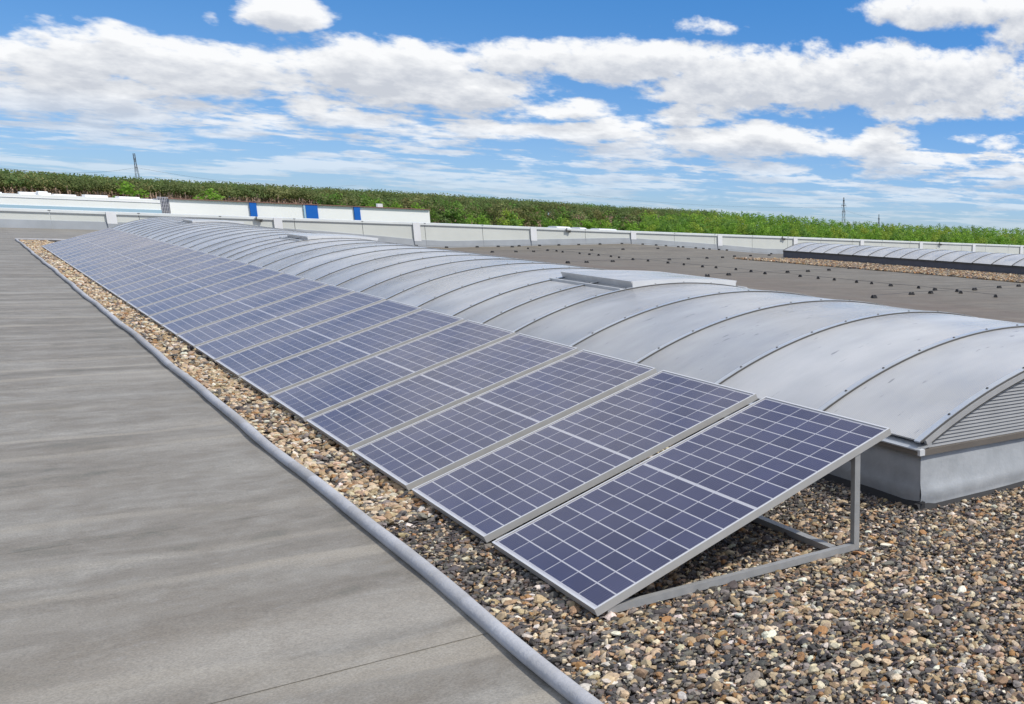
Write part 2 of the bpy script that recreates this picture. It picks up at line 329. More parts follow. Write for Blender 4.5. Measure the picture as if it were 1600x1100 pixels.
mat('stone', (0.3, 0.25, 0.2), fn=f_stone)
def f_leaf(t, b, co):
    at = t.new('ShaderNodeAttribute', attribute_name='Col').outputs['Color']
    ri = t.new('ShaderNodeNewGeometry').outputs['Random Per Island']
    c = t.vmath('SCALE', at); t.put(c.node.inputs['Scale'], t.maprange(ri, 0, 1, 0.75, 1.3)); t.put(b.inputs['Base Color'], c)
    b.inputs['Roughness'].default_value = 0.6; b.inputs['Specular IOR Level'].default_value = 0.25
    tl = t.new('ShaderNodeBsdfTranslucent'); t.put(tl.inputs[0], c)
    mx = t.new('ShaderNodeMixShader'); mx.inputs[0].default_value = 0.5; t.l.new(b.outputs[0], mx.inputs[1]); t.l.new(tl.outputs[0], mx.inputs[2])
    t.l.new(mx.outputs[0], t.n['Material Output'].inputs[0])
mat('leaf', (0.08, 0.12, 0.03), fn=f_leaf)
mat('bark', (0.42, 0.29, 0.225), rough=0.9, var=0.3, vscale=1.0)
mat('grass', (0.09, 0.12, 0.04), rough=0.9, var=0.4, vscale=0.05)

# ------------------------------------------------------------------ object helpers
def tag(o, label=None, cat=None, group=None, kind=None):
    if label: o['label'] = label
    if cat: o['category'] = cat
    if group: o['group'] = group
    if kind: o['kind'] = kind
    return o
def link(o, parent=None):
    C.objects.link(o)
    if parent is not None: o.parent = parent
    return o
def empty(name, loc=(0, 0, 0), rot=(0, 0, 0)):
    o = bpy.data.objects.new(name, None); o.location = loc; o.rotation_euler = rot; o.empty_display_size = 0.2
    return link(o)
def mesh(name, v, f, m, parent=None, smooth=False, loc=(0, 0, 0), mats=None, midx=None):
    me = bpy.data.meshes.new(name); me.from_pydata([tuple(map(float, p)) for p in v], [], f)
    for mm in (mats or [m]): me.materials.append(MAT[mm])
    if midx is not None: me.polygons.foreach_set('material_index', midx)
    if smooth: me.polygons.foreach_set('use_smooth', [True]*len(me.polygons))
    me.update()
    o = bpy.data.objects.new(name, me); o.location = loc
    return link(o, parent)
def inst(name, me, parent=None, loc=(0, 0, 0), rot=None, scale=None):
    o = bpy.data.objects.new(name, me); o.location = loc
    if rot: o.rotation_euler = rot
    if scale: o.scale = scale
    return link(o, parent)
class MB:
    def __init__(s): s.v = []; s.f = []; s.m = []
    def quadbox(s, p, mi=0):       # p: 8 corners, bottom ring then top ring
        n = len(s.v); s.v += [tuple(q) for q in p]
        for q in ((3, 2, 1, 0), (4, 5, 6, 7), (0, 1, 5, 4), (1, 2, 6, 5), (2, 3, 7, 6), (3, 0, 4, 7)):
            s.f.append(tuple(n+i for i in q)); s.m.append(mi)
        return s
    def box(s, x0, x1, y0, y1, z0, z1, mi=0):
        return s.quadbox([(x0, y0, z0), (x1, y0, z0), (x1, y1, z0), (x0, y1, z0), (x0, y0, z1), (x1, y0, z1), (x1, y1, z1), (x0, y1, z1)], mi)
    def bar(s, a, b, r, n=4, r2=None, mi=0):
        a = Vector(a); b = Vector(b); d = (b-a).normalized(); u = d.orthogonal().normalized(); q = d.cross(u); r2 = r if r2 is None else r2
        k = len(s.v)
        for p, rr in ((a, r), (b, r2)):
            for i in range(n):
                t = 2*math.pi*(i+.5)/n; s.v.append(tuple(p+u*rr*math.cos(t)+q*rr*math.sin(t)))
        for i in range(n): s.f.append((k+i, k+(i+1) % n, k+n+(i+1) % n, k+n+i)); s.m.append(mi)
        s.f.append(tuple(k+i for i in reversed(range(n)))); s.f.append(tuple(k+n+i for i in range(n))); s.m += [mi, mi]
        return s
    def build(s, name, m, parent=None, smooth=False, loc=(0, 0, 0), mats=None):
        return mesh(name, s.v, s.f, m, parent, smooth, loc, mats, s.m if mats else None)
def grid(name, xs, ys, zfun, m, parent=None, smooth=True):
    X, Y = np.meshgrid(xs, ys); Z = zfun(X, Y); v = np.stack([X, Y, Z], -1).reshape(-1, 3)
    nx, ny = len(xs), len(ys); f = [(j*nx+i, j*nx+i+1, (j+1)*nx+i+1, (j+1)*nx+i) for j in range(ny-1) for i in range(nx-1)]
    return mesh(name, v, f, m, parent, smooth)
def vnoise(x, y, seed=0):
    x = np.asarray(x, float); y = np.asarray(y, float); xi = np.floor(x).astype(int); yi = np.floor(y).astype(int)
    fx = x-xi; fy = y-yi; fx = fx*fx*(3-2*fx); fy = fy*fy*(3-2*fy)
    def h(a, b):
        t = np.sin(a*127.1+b*311.7+seed*74.7)*43758.5453; return t-np.floor(t)
    return (h(xi, yi)*(1-fx)+h(xi+1, yi)*fx)*(1-fy)+(h(xi, yi+1)*(1-fx)+h(xi+1, yi+1)*fx)*fy
def ordinal(i):
    L = ['first', 'second', 'third', 'fourth', 'fifth', 'sixth', 'seventh', 'eighth', 'ninth', 'tenth', 'eleventh', 'twelfth', 'thirteenth', 'fourteenth', 'fifteenth', 'sixteenth', 'seventeenth', 'eighteenth', 'nineteenth', 'twentieth']
    if i < 20: return L[i]
    t = {2: 'twenty', 3: 'thirty', 4: 'forty', 5: 'fifty'}[(i+1)//10]; u = (i+1) % 10
    return {'twenty': 'twentieth', 'thirty': 'thirtieth', 'forty': 'fortieth', 'fifty': 'fiftieth'}[t] if u == 0 else t+'-'+L[u-1]
rng = np.random.default_rng(7); random.seed(7)

# ================================================================== SETTING
WALL_Y = 61.35; BED_X0, BED_X1, BED_Y1 = 1.26, 10.5, 46.4; GROUND = -9.0
def zf(X, Y):
    X = np.asarray(X, float); Y = np.asarray(Y, float)
    wx = np.clip((X-10)/8, 0, 1)
    edge = np.interp(X, [8, 14, 19.5, 24, 30.5, 37, 41, 70, 140], [-.2, -.4, -.54, -.35, -.08, -.36, -.6, -.6, -.6])
    w2 = np.clip((Y-46)/15, 0, 1); w2 = w2*w2*(3-2*w2)
    mid = -.3-.005*np.maximum(Y-30, 0)
    return wx*(mid*(1-w2)+edge*w2)
grd = grid('ground', np.array([-3000, -400, 0, 400, 3000.]), np.array([-3000, -400, 0, 70, 400, 3000.]), lambda X, Y: X*0+GROUND, 'grass', smooth=False)
tag(grd, kind='structure')
# left roof: membrane sheets laid across, each lapping over the next
roof = empty('roof'); tag(roof, kind='structure')
edges = [-9.0, -3.2, 0.3, 2.05, 3.80, 6.1, 8.4, 10.2, 11.4, 13.3, 15.2, 17.1, 19.0, 21, 23, 25, 27, 29, 31, 33, 35, 37, 39, 41, 43, 45, 47, 49, 51, 53, 55, 57, 59, WALL_Y]
def zmem(X, Y):
    r = (vnoise(X*.22+Y*.05, Y*2.1, 1)-.5)*.010+(vnoise(X*.5, Y*4.3, 2)-.5)*.005+(vnoise(X*.35, Y*.9, 3)-.5)*.012
    return r
for i in range(len(edges)-1):
    y0, y1 = edges[i], edges[i+1]; near = y1 < 16 and y0 > 0
    xs = np.concatenate([[-40, -20, -10], np.linspace(-5, 1.25, 40 if near else 14)])
    ys = np.linspace(y0, y1+0.06, 44 if near else 14)
    def zz(X, Y, y0=y0, y1=y1): return zmem(X, Y)+(0.0024 if abs(y1-3.8) < .01 or abs(y0-3.8) < .01 else .0006)*(1-(Y-y0)/(y1-y0))
    grid('membrane_sheet', xs, ys, zz, 'membrane', roof)
# right and far roof deck with its falls
xs = np.concatenate([np.linspace(10.45, 16, 23), np.linspace(16.5, 46, 60), np.linspace(48, 130, 20)])
ys = np.concatenate([np.linspace(-14, 6, 12), np.linspace(6.5, 30, 60), np.linspace(31, WALL_Y+.1, 40)])
def zdeck(X, Y):
    z = zf(X, Y)+(vnoise(X*.6, Y*2.0, 5)-.5)*.012
    ridge = np.exp(-((X-13.3-.25*np.sin(Y*.5))/.16)**2)*.05*np.clip((17.5-Y)/3, 0, 1)*(.5+vnoise(X*0, Y*1.2, 6))
    return z+ridge
d = grid('roof_deck', xs, ys, zdeck, 'deck'); tag(d, kind='structure')
d = grid('roof_deck', np.linspace(1.252, 10.45, 20), np.linspace(BED_Y1+.02, WALL_Y+.1, 24), lambda X, Y: (vnoise(X*.6, Y*2.0, 5)-.5)*.012+.0*X, 'membrane', roof)
d.name = 'membrane_sheet'
bed = grid('gravel_bed', np.linspace(BED_X0-.03, BED_X1, 30), np.concatenate([np.linspace(-6, 8, 20), np.linspace(9, BED_Y1+.03, 30)]), lambda X, Y: X*0-.03, 'bed', smooth=False); tag(bed, kind='structure')

# ------------------------------------------------------------------ gravel stones (stuff)
def ico(sub):
    t = (1+5**.5)/2
    v = np.array([(-1, t, 0), (1, t, 0), (-1, -t, 0), (1, -t, 0), (0, -1, t), (0, 1, t), (0, -1, -t), (0, 1, -t), (t, 0, -1), (t, 0, 1), (-t, 0, -1), (-t, 0, 1)], float)
    f = [(0, 11, 5), (0, 5, 1), (0, 1, 7), (0, 7, 10), (0, 10, 11), (1, 5, 9), (5, 11, 4), (11, 10, 2), (10, 7, 6), (7, 1, 8), (3, 9, 4), (3, 4, 2), (3, 2, 6), (3, 6, 8), (3, 8, 9), (4, 9, 5), (2, 4, 11), (6, 2, 10), (8, 6, 7), (9, 8, 1)]
    v /= np.linalg.norm(v, axis=1)[:, None]
    for _ in range(sub):
        v = list(map(tuple, v)); mid = {}; nf = []
        def mp(a, b):
            k = (min(a, b), max(a, b))
            if k not in mid:
                p = (np.array(v[a])+np.array(v[b]))/2; p /= np.linalg.norm(p); v.append(tuple(p)); mid[k] = len(v)-1
            return mid[k]
        for a, b, c in f:
            x, y, z = mp(a, b), mp(b, c), mp(c, a); nf += [(a, x, z), (b, y, x), (c, z, y), (x, y, z)]
        f = nf; v = np.array(v)
    return np.array(v), np.array(f)
def stone_variants(base, n, seed):
    v0, f = base; out = []; r = np.random.default_rng(seed)
    for _ in range(n):
        v = v0.copy()
        for _ in range(9):           # knock flat faces off the ball
            nrm = r.normal(size=3); nrm /= np.linalg.norm(nrm); dd = r.uniform(.55, .9)
            p = v@nrm; k = p > dd; v[k] -= np.outer(p[k]-dd, nrm)
        v *= 1+r.normal(0, .05, v.shape); out.append(v)
    return out, f
PAL = np.array([(.064, .060, .060), (.10, .090, .084), (.15, .133, .118), (.21, .185, .16), (.33, .228, .135), (.44, .335, .215), (.545, .45, .325), (.32, .175, .078), (.60, .55, .465), (.15, .10, .07), (.38, .27, .17)])
def stones(px, py, pz, size, colidx, variants, f, flat=(.5, .8)):
    n = len(px); V = np.array(variants); vi = rng.integers(0, len(V), n)
    q = rng.uniform(0, 2*np.pi, n); tx = rng.normal(0, .35, n); ty = rng.normal(0, .35, n)
    sc = np.stack([size*rng.uniform(.75, 1.35, n), size*rng.uniform(.65, 1.1, n), size*rng.uniform(*flat, n)], 1)
    P = V[vi]*sc[:, None, :]
    c, s_ = np.cos(tx), np.sin(tx); P = np.stack([P[..., 0], P[..., 1]*c[:, None]-P[..., 2]*s_[:, None], P[..., 1]*s_[:, None]+P[..., 2]*c[:, None]], -1)
    c, s_ = np.cos(ty), np.sin(ty); P = np.stack([P[..., 0]*c[:, None]+P[..., 2]*s_[:, None], P[..., 1], -P[..., 0]*s_[:, None]+P[..., 2]*c[:, None]], -1)
    c, s_ = np.cos(q), np.sin(q); P = np.stack([P[..., 0]*c[:, None]-P[..., 1]*s_[:, None], P[..., 0]*s_[:, None]+P[..., 1]*c[:, None], P[..., 2]], -1)
    P += np.stack([px, py, pz], 1)[:, None, :]
    col = PAL[colidx]*rng.uniform(.75, 1.25, (n, 1))*rng.uniform(.94, 1.06, (n, 3))
    nv = V.shape[1]
    F = f[None]+(np.arange(n)*nv)[:, None, None]
    return P.reshape(-1, 3), F.reshape(-1, 3), np.repeat(col, nv, 0)
def bigmesh(name, parts, m, smooth=False):
    off = 0; vs = []; fs = []; cs = []
    for v, f, c in parts: vs.append(v); fs.append(f+off); cs.append(c); off += len(v)
    v = np.concatenate(vs); f = np.concatenate(fs); c = np.concatenate(cs)
    me = bpy.data.meshes.new(name); me.vertices.add(len(v)); me.vertices.foreach_set('co', v.astype(np.float32).ravel())
    k = f.shape[1]
    me.loops.add(f.size); me.loops.foreach_set('vertex_index', f.astype(np.int32).ravel())
    me.polygons.add(len(f)); me.polygons.foreach_set('loop_start', np.arange(0, f.size, k, dtype=np.int32))
    try: me.polygons.foreach_set('loop_total', np.full(len(f), k, dtype=np.int32))
    except Exception: pass
    a = me.color_attributes.new('Col', 'FLOAT_COLOR', 'POINT')
    a.data.foreach_set('color', np.concatenate([c, np.ones((len(c), 1))], 1).astype(np.float32).ravel())
    me.materials.append(MAT[m]); me.update(calc_edges=True)
    if not smooth: me.polygons.foreach_set('use_smooth', np.zeros(len(f), dtype=bool))
    return link(bpy.data.objects.new(name, me))
VX0, VXM, VZE, VZR, VR = 3.829, 5.847, 0.358, 0.9096, 4.3126
VX1 = 2*VXM-VX0; VY0, VY1 = 4.078, 48.0
ic0 = ico(0); ic1 = ico(1)
cube_v = np.array([(-1, -1, -1), (1, -1, -1), (1, 1, -1), (-1, 1, -1), (-1, -1, 1), (1, -1, 1), (1, 1, 1), (-1, 1, 1)], float)*.75
cube_f = np.array([(0, 2, 1), (0, 3, 2), (4, 5, 6), (4, 6, 7), (0, 1, 5), (0, 5, 4), (1, 2, 6), (1, 6, 5), (2, 3, 7), (2, 7, 6), (3, 0, 4), (3, 4, 7)])
big_v, big_f = stone_variants(ic1, 24, 1); mid_v, mid_f = stone_variants(ic0, 12, 2)
chip_v = []
for k in range(10):
    q = cube_v*(1+rng.normal(0, .22, cube_v.shape)); chip_v.append(q)
parts = []
def scatter(x0, x1, y0, y1, per_m2):
    n = int((x1-x0)*(y1-y0)*per_m2); return rng.uniform(x0, x1, n), rng.uniform(y0, y1, n)
def clear(px, py, m=0.0):           # keep off the tube and out of the skylight curb
    return (px > BED_X0+.045+m) & ~((px > VX0-.01) & (px < VX1) & (py > VY0-.01) & (py < VY1)) & (py < BED_Y1-.05)
def zone(px, py):                   # 0 dark fines .. 1 pale coarse stones
    z = vnoise(px*1.5+2, py*1.1, 11)*.6+vnoise(px*4, py*4, 12)*.4
    return z
def colours(n, z, light):
    r = rng.random(n); out = np.zeros(n, int)
    dark = rng.choice([0, 1, 2, 3, 9], n, p=[.24, .30, .24, .14, .08]); pale = rng.choice([4, 5, 6, 7, 8, 10, 3], n, p=[.20, .25, .22, .08, .09, .09, .07])
    return np.where(r < light*(.45+1.1*z), pale, dark)
def add(px, py, size, z0, light, V, F, flat=(.5, .8)):
    k = clear(px, py); px, py, size = px[k], py[k], size[k]
    z = zone(px, py); ci = colours(len(px), z, light)
    parts.append(stones(px, py, z0+size*.25, size, ci, V, F, flat))
# foreground: fines, middling stones, coarse stones
def near(px, py): return (py > 2.96-.876*(px-1.26)-.5) & (py > 1.97+.874*(px-2.39)-.7)
def scatter_near(per_m2, y1=6.2):
    px, py = scatter(1.25, 5.7, .9, y1, per_m2); k = near(px, py); return px[k], py[k]
px, py = scatter_near(3900, 5.5); add(px, py, rng.uniform(.0075, .0145, len(px)), rng.uniform(-.03, -.009, len(px))[clear(px, py)], .22, chip_v, cube_f, (.3, .62))
px, py = scatter_near(900); add(px, py, rng.uniform(.010, .0165, len(px)), -.022, .33, mid_v, mid_f, (.38, .7))
px, py = scatter_near(620); k = rng.random(len(px)) < np.clip(zone(px, py)*3.2-.85, .12, 1); px, py = px[k], py[k]
sz = rng.uniform(.012, .0245, len(px))*rng.choice([1, 1, 1, 1, 1.4], len(px)); k = (py < 4.4) & (px < 4.2)
add(px[k], py[k], sz[k], -.017, .62, big_v, big_f, (.36, .66)); add(px[~k], py[~k], sz[~k], -.017, .62, mid_v, mid_f, (.36, .66))
px, py = scatter(1.25, 5.7, -1, 6.2, 260); k = ~near(px, py); add(px[k], py[k], rng.uniform(.016, .03, k.sum()), -.022, .5, mid_v, mid_f)
# strip along the panel row, thinning with distance
for (a, b, c1, c2) in ((5.6, 12, 750, 420), (12, 24, 480, 260), (24, BED_Y1, 260, 170)):
    s = 1 if a < 10 else (1.25 if a < 20 else 1.6)
    px, py = scatter(1.28, 2.1, a, b, c1); add(px, py, rng.uniform(.014, .022, len(px))*s, -.022, .55, mid_v, mid_f)
    px, py = scatter(1.28, 2.0, a, b, c2); add(px, py, rng.uniform(.02, .034, len(px))*s, -.02, .9, mid_v, mid_f)
px, py = scatter(2.0, 3.9, 5.6, 14, 260); add(px, py, rng.uniform(.018, .03, len(px)), -.022, .6, mid_v, mid_f)
px, py = scatter(2.0, 3.9, 14, BED_Y1, 60); add(px, py, rng.uniform(.025, .04, len(px)), -.022, .6, mid_v, mid_f)
px, py = scatter(5.6, 10.4, -2, 4.1, 200); add(px, py, rng.uniform(.018, .034, len(px)), -.022, .7, mid_v, mid_f)
px, py = scatter(7.9, 10.4, 4.1, 46, 40); add(px, py, rng.uniform(.02, .04, len(px)), -.022, .7, mid_v, mid_f)
gs = bigmesh('gravel', parts, 'stone'); tag(gs, 'mixed tan, cream and dark grey gravel around the solar panels', 'gravel', kind='stuff')
# gravel around the far skylight
G2X0, G2Y1 = 29.7, 47.4
b2 = grid('gravel_bed', np.linspace(G2X0, 42, 14), np.linspace(8, G2Y1, 30), lambda X, Y: zf(X, Y)+.018, 'bed', smooth=False); tag(b2, kind='structure')
parts = []
n = 11000; px = rng.uniform(G2X0, 34.9, n); py = rng.uniform(14, G2Y1, n)
parts.append(stones(px, py, zf(px, py)+.03, rng.uniform(.04, .075, n), rng.choice([4, 5, 10, 7, 9, 3, 6, 2], n), chip_v, cube_f))
g2 = bigmesh('gravel', parts, 'stone'); tag(g2, 'pinkish brown gravel bed beside the far low skylight', 'gravel', kind='stuff')

# ------------------------------------------------------------------ rolled membrane edge
def roll(path_pts, name, label):
    root = empty(name, path_pts[0]); tag(root, label, 'membrane roll')
    o = np.array(path_pts[0])
    return root, o
def tube_section(p, d, side, length, r, wob, seed):
    nl = max(3, int(length/.06)); na = 12; v = []; f = []
    for j in range(nl+1):
        s = j/nl*length; gy = float(p[0]+p[1])+s; rr = r*(1+.035*math.sin(gy*2.3)*math.sin(gy*.9+1)+.012*math.sin(gy*7.7)+.006*math.sin(math.pi*j/nl)); c = p+d*s+side*wob(s)
        for a in range(na):
            t = 2*math.pi*a/na; v.append(tuple(c+side*rr*math.cos(t)+np.array([0, 0, 1])*(rr*.88*math.sin(t))))
    for j in range(nl):
        for a in range(na): f.append((j*na+a, j*na+(a+1) % na, (j+1)*na+(a+1) % na, (j+1)*na+a))
    return v, f
def wobble(y): return .007*math.sin(y*1.35+.4)+.004*math.sin(y*2.9+1.0)+.006*math.sin(y*.5)
root = empty('membrane_roll', (BED_X0, 0, 0)); tag(root, 'long grey membrane roll edging the gravel beside the flat roof', 'membrane roll')
y = -2.0; i = 0
while y < BED_Y1:
    L = (.34+.14*random.random())*(1 if y < 14 else 2.2); L = min(L, BED_Y1-y+.05)
    r = .0325
    v, f = tube_section(np.array([0, y, .022]), np.array([0, 1., 0]), np.array([1., 0, 0]), L+.001, r, lambda s, y=y: wobble(y+s), i)
    mesh('wrap_section', v, f, 'roll_membrane', root, True); y += L; i += 1
root = empty('membrane_roll', (BED_X0, BED_Y1, 0)); tag(root, 'pale membrane roll closing the far end of the gravel bed', 'membrane roll')
x = -.04; i = 0
while x < BED_X1-BED_X0:
    L = .9; v, f = tube_section(np.array([x, .02, .026]), np.array([1., 0, 0]), np.array([0, 1., 0]), L+.01, .042, lambda s, x=x: wobble(x+s)*.6, i)
    mesh('wrap_section', v, f, 'roll_membrane', root, True); x += L; i += 1

# ================================================================== SOLAR PANELS
PX0, PY0, PZ0, TILT, PITCH_Y, PL, PW = 1.619, 3.688, 0.0373, 0.3477, 1.2406, 1.7194, 1.134
NP = 30; TH = 0.036; LIP = .011
# shared meshes (local x up the slope, y along the row, z normal, z=0 frame top)
fm = MB()
fm.box(0, PL, 0, LIP, -TH, 0); fm.box(0, PL, PW-LIP, PW, -TH, 0); fm.box(0, LIP, LIP, PW-LIP, -TH, -.0002); fm.box(PL-LIP, PL, LIP, PW-LIP, -TH, -.0002)
fm.box(.03, PL-.03, LIP, LIP+.022, -TH, -TH+.002); fm.box(.03, PL-.03, PW-LIP-.022, PW-LIP, -TH, -TH+.002)
def me_of(mb, name, m):
    me = bpy.data.meshes.new(name); me.from_pydata(mb.v, [], mb.f); me.materials.append(MAT[m]); me.update(); return me
frame_me = me_of(fm, 'frame', 'panel_frame')
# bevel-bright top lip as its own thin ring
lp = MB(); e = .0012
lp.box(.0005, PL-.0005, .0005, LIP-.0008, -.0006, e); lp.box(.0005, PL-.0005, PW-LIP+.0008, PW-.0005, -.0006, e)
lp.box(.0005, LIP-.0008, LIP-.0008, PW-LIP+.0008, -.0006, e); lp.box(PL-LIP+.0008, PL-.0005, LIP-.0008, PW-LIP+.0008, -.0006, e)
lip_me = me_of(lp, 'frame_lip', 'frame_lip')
bs = MB().box(LIP, PL-LIP, LIP, PW-LIP, -.0092, -.0052); back_me = me_of(bs, 'backsheet', 'backsheet')
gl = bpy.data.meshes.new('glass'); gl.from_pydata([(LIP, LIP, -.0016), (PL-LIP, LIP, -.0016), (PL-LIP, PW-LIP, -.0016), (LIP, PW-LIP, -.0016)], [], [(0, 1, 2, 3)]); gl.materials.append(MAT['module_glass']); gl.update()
MARG = .021; DIV = .011; GAP = .0076
cpx = (PL-2*MARG-DIV)/18; cpy = (PW-2*MARG)/6
def cellpos(r, c): return MARG+r*cpx+(DIV if r >= 9 else 0)+GAP/2, MARG+c*cpy+GAP/2
cw, ch = cpx-GAP, cpy-GAP
cb = MB().box(0, cw, 0, ch, -.0054, -.0046); cell_me = me_of(cb, 'cell', 'cell_blue')
jb = MB()
for r in range(18):
    for c in range(6):
        x_, y_ = cellpos(r, c); jb.box(x_, x_+cw, y_, y_+ch, -.0054, -.0046)
cells_me = me_of(jb, 'cells', 'cell_blue')
jbx = MB().box(PL*.5-.05, PL*.5+.05, PW*.35, PW*.65, -.030, -.0095); jbox_me = me_of(jbx, 'junction_box', 'black_plastic')
for k in range(NP):
    root = empty('solar_panel', (PX0, PY0+k*PITCH_Y, PZ0), (0, -TILT, 0))
    if k == 0: lab = 'nearest blue solar panel, propped up at the front end of the row'
    elif k == NP-1: lab = 'farthest blue solar panel, at the far end of the row'
    elif k < 15: lab = f'blue grid solar panel, {ordinal(k)} from the near end of the row'
    else: lab = f'small distant solar panel, {ordinal(NP-1-k)} from the far end of the row'
    tag(root, lab, 'solar panel', 'solar panels tilted in a long row')
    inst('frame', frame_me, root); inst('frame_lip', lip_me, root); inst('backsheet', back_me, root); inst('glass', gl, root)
    if k < 4: inst('junction_box', jbox_me, root)
    if k < 6:
        for r in range(18):
            for c in range(6):
                x_, y_ = cellpos(r, c); inst('cell', cell_me, root, (x_, y_, 0))
    else: tag(inst('cells', cells_me, root), kind='stuff')
# racks: ground rail, rear post and sloping rail per panel joint
ct, st_ = math.cos(TILT), math.sin(TILT)
XP = 3.045
def rackz(x): return PZ0+(x-PX0)*math.tan(TILT)-TH/ct
rk = empty('mounting_rack', (0, 0, 0)); tag(rk, 'grey steel rack of rails and posts propping up the solar panels', 'rack')
base_me = me_of(MB().box(PX0+.06, XP, 0, .034, -.004, .030), 'ground_rail', 'rack_steel')
pm = MB().quadbox([(XP-.034, 0, .030), (XP, 0, .030), (XP, .034, .030), (XP-.034, .034, .030), (XP-.034, 0, rackz(XP-.034)-.001), (XP, 0, rackz(XP)-.001), (XP, .034, rackz(XP)-.001), (XP-.034, .034, rackz(XP-.034)-.001)]); post_me = me_of(pm, 'post', 'rack_steel')
x0_, x1_ = PX0+.12, XP-.045
sm = MB().quadbox([(x0_, .004, rackz(x0_)-.036), (x1_, .004, rackz(x1_)-.036), (x1_, .036, rackz(x1_)-.036), (x0_, .036, rackz(x0_)-.036), (x0_, .004, rackz(x0_)-.002), (x1_, .004, rackz(x1_)-.002), (x1_, .036, rackz(x1_)-.002), (x0_, .036, rackz(x0_)-.002)])
for k in range(NP+1):
    yy = PY0+.006+k*PITCH_Y if k < NP else PY0+(NP-1)*PITCH_Y+PW-.05
    inst('ground_rail', base_me, rk, (0, yy, 0)); inst('post', post_me, rk, (0, yy, 0))
MB().box(2.885, 2.925, PY0+.05, PY0+NP*PITCH_Y-.2, -.004, .030).build('long_rail', 'rack_steel', rk)
MB().box(XP-.035, XP-.005, PY0+.05, PY0+NP*PITCH_Y-.2, rackz(XP-.035)-.036, rackz(XP-.035)-.002).build('top_rail', 'rack_steel', rk)

# ================================================================== BARREL SKYLIGHTS
def arcpt(x, R=VR, zr=VZR, xm=VXM): return zr-R+math.sqrt(max(0, R*R-(x-xm)**2))
def arc_strip(x0, x1, y0, y1, n, dz0, dz1, xm, zr, R, zoff=0.0):
    """closed curved slab between two offsets of the vault surface"""
    v = []; f = []
    a0, a1 = math.asin((x0-xm)/R), math.asin((x1-xm)/R)
    for i in range(n+1):
        a = a0+(a1-a0)*i/n
        for (yy, dr) in ((y0, dz0), (y1, dz0), (y1, dz1), (y0, dz1)):
            v.append((xm+(R+dr)*math.sin(a), yy, zr-R+(R+dr)*math.cos(a)+zoff))
    for i in range(n):
        b = i*4; c = b+4
        for k in range(4): f.append((b+k, b+(k+1) % 4, c+(k+1) % 4, c+k))
    f.append((0, 1, 2, 3)); f.append((n*4+3, n*4+2, n*4+1, n*4))
    return v, f
def smooth_strip(name, args, m, parent, loc=(0, 0, 0), smooth=True):
    v, f = arc_strip(*args); o = mesh(name, v, [tuple(reversed(q)) for q in f], m, parent, False, loc)
    if smooth:
        me = o.data; me.polygons.foreach_set('use_smooth', [True]*len(me.polygons))
        try: me.set_sharp_from_angle(angle=rad(30))
        except Exception: pass
    return o
RIBS = [4.078, 5.09, 6.39, 7.68, 8.96, 10.32, 11.23, 12.16, 13.42, 14.68, 15.95, 17.23, 18.5, 19.8, 21.1, 22.4, 23.72, 25.0, 25.92, 26.85, 28.15, 29.43, 30.8, 32.1, 33.4, 34.7, 36.0, 37.3, 38.6, 39.75, 40.7, 41.65, 42.9, 44.2, 45.5, 46.8, 48.0]
sk = empty('barrel_skylight', (0, 0, 0)); tag(sk, 'long arched translucent skylight on a grey curb behind the solar panels', 'skylight')
n = 36
for i in range(len(RIBS)-1):
    y0, y1 = RIBS[i]+.001, RIBS[i+1]-.001
    smooth_strip('glazing_panel', (VX0, VX1, y0, y1, n, -.012, 0, VXM, VZR, VR), 'polycarbonate', sk)
for i, yb in enumerate(RIBS):
    wdt = .05
    y0 = yb-.012 if i == 0 else yb-.012
    y1 = y0+.050
    rib = smooth_strip('rib', (VX0-.02, VX1+.02, y0, y1, n, .002, .013, VXM, VZR, VR), 'rib_metal', sk)
    smooth_strip('gasket', (VX0-.015, VX1+.015, y0-.009, y0-.001, n, .001, .010, VXM, VZR, VR), 'gasket', rib)
    if yb < 30:
        scw = MB(); a_ = math.asin((VX0+.25-VXM)/VR)
        while a_ < .34:
            c = Vector((VXM+(VR+.013)*math.sin(a_), yb+.018, VZR-VR+(VR+.013)*math.cos(a_))); nn = Vector((math.sin(a_), 0, math.cos(a_)))
            scw.bar(c-nn*.002, c+nn*.006, .008, 6, .005); scw.bar(c-nn*.002, c+nn*.002, .011, 6, .010); a_ += .083
        tag(scw.build('screws', 'gasket', rib), kind='stuff')
# eave rails
for sgn, xe in ((-1, VX0), (1, VX1)):
    e = MB(); xa, xb = (xe-.045, xe+.03) if sgn < 0 else (xe-.03, xe+.045)
    e.box(xa, xb, VY0-.03, VY1+.02, VZE-.032, VZE-.004, 0)
    e.build('eave_rail', 'sill_brown', sk)
    # sloped flashing above the rail
    if sgn < 0: q = [(xe-.05, VY0-.028, VZE-.003), (xe+.062, VY0-.028, VZE+.018), (xe+.062, VY1, VZE+.018), (xe-.05, VY1, VZE-.003)]
    else: q = [(xe-.062, VY0-.028, VZE+.018), (xe+.05, VY0-.028, VZE-.003), (xe+.05, VY1, VZE-.003), (xe-.062, VY1, VZE+.018)]
    MB().quadbox(q+[(a, b, c+.008+(.012 if (c > VZE) else 0)) for a, b, c in q]).build('eave_flashing', 'rib_metal', sk)
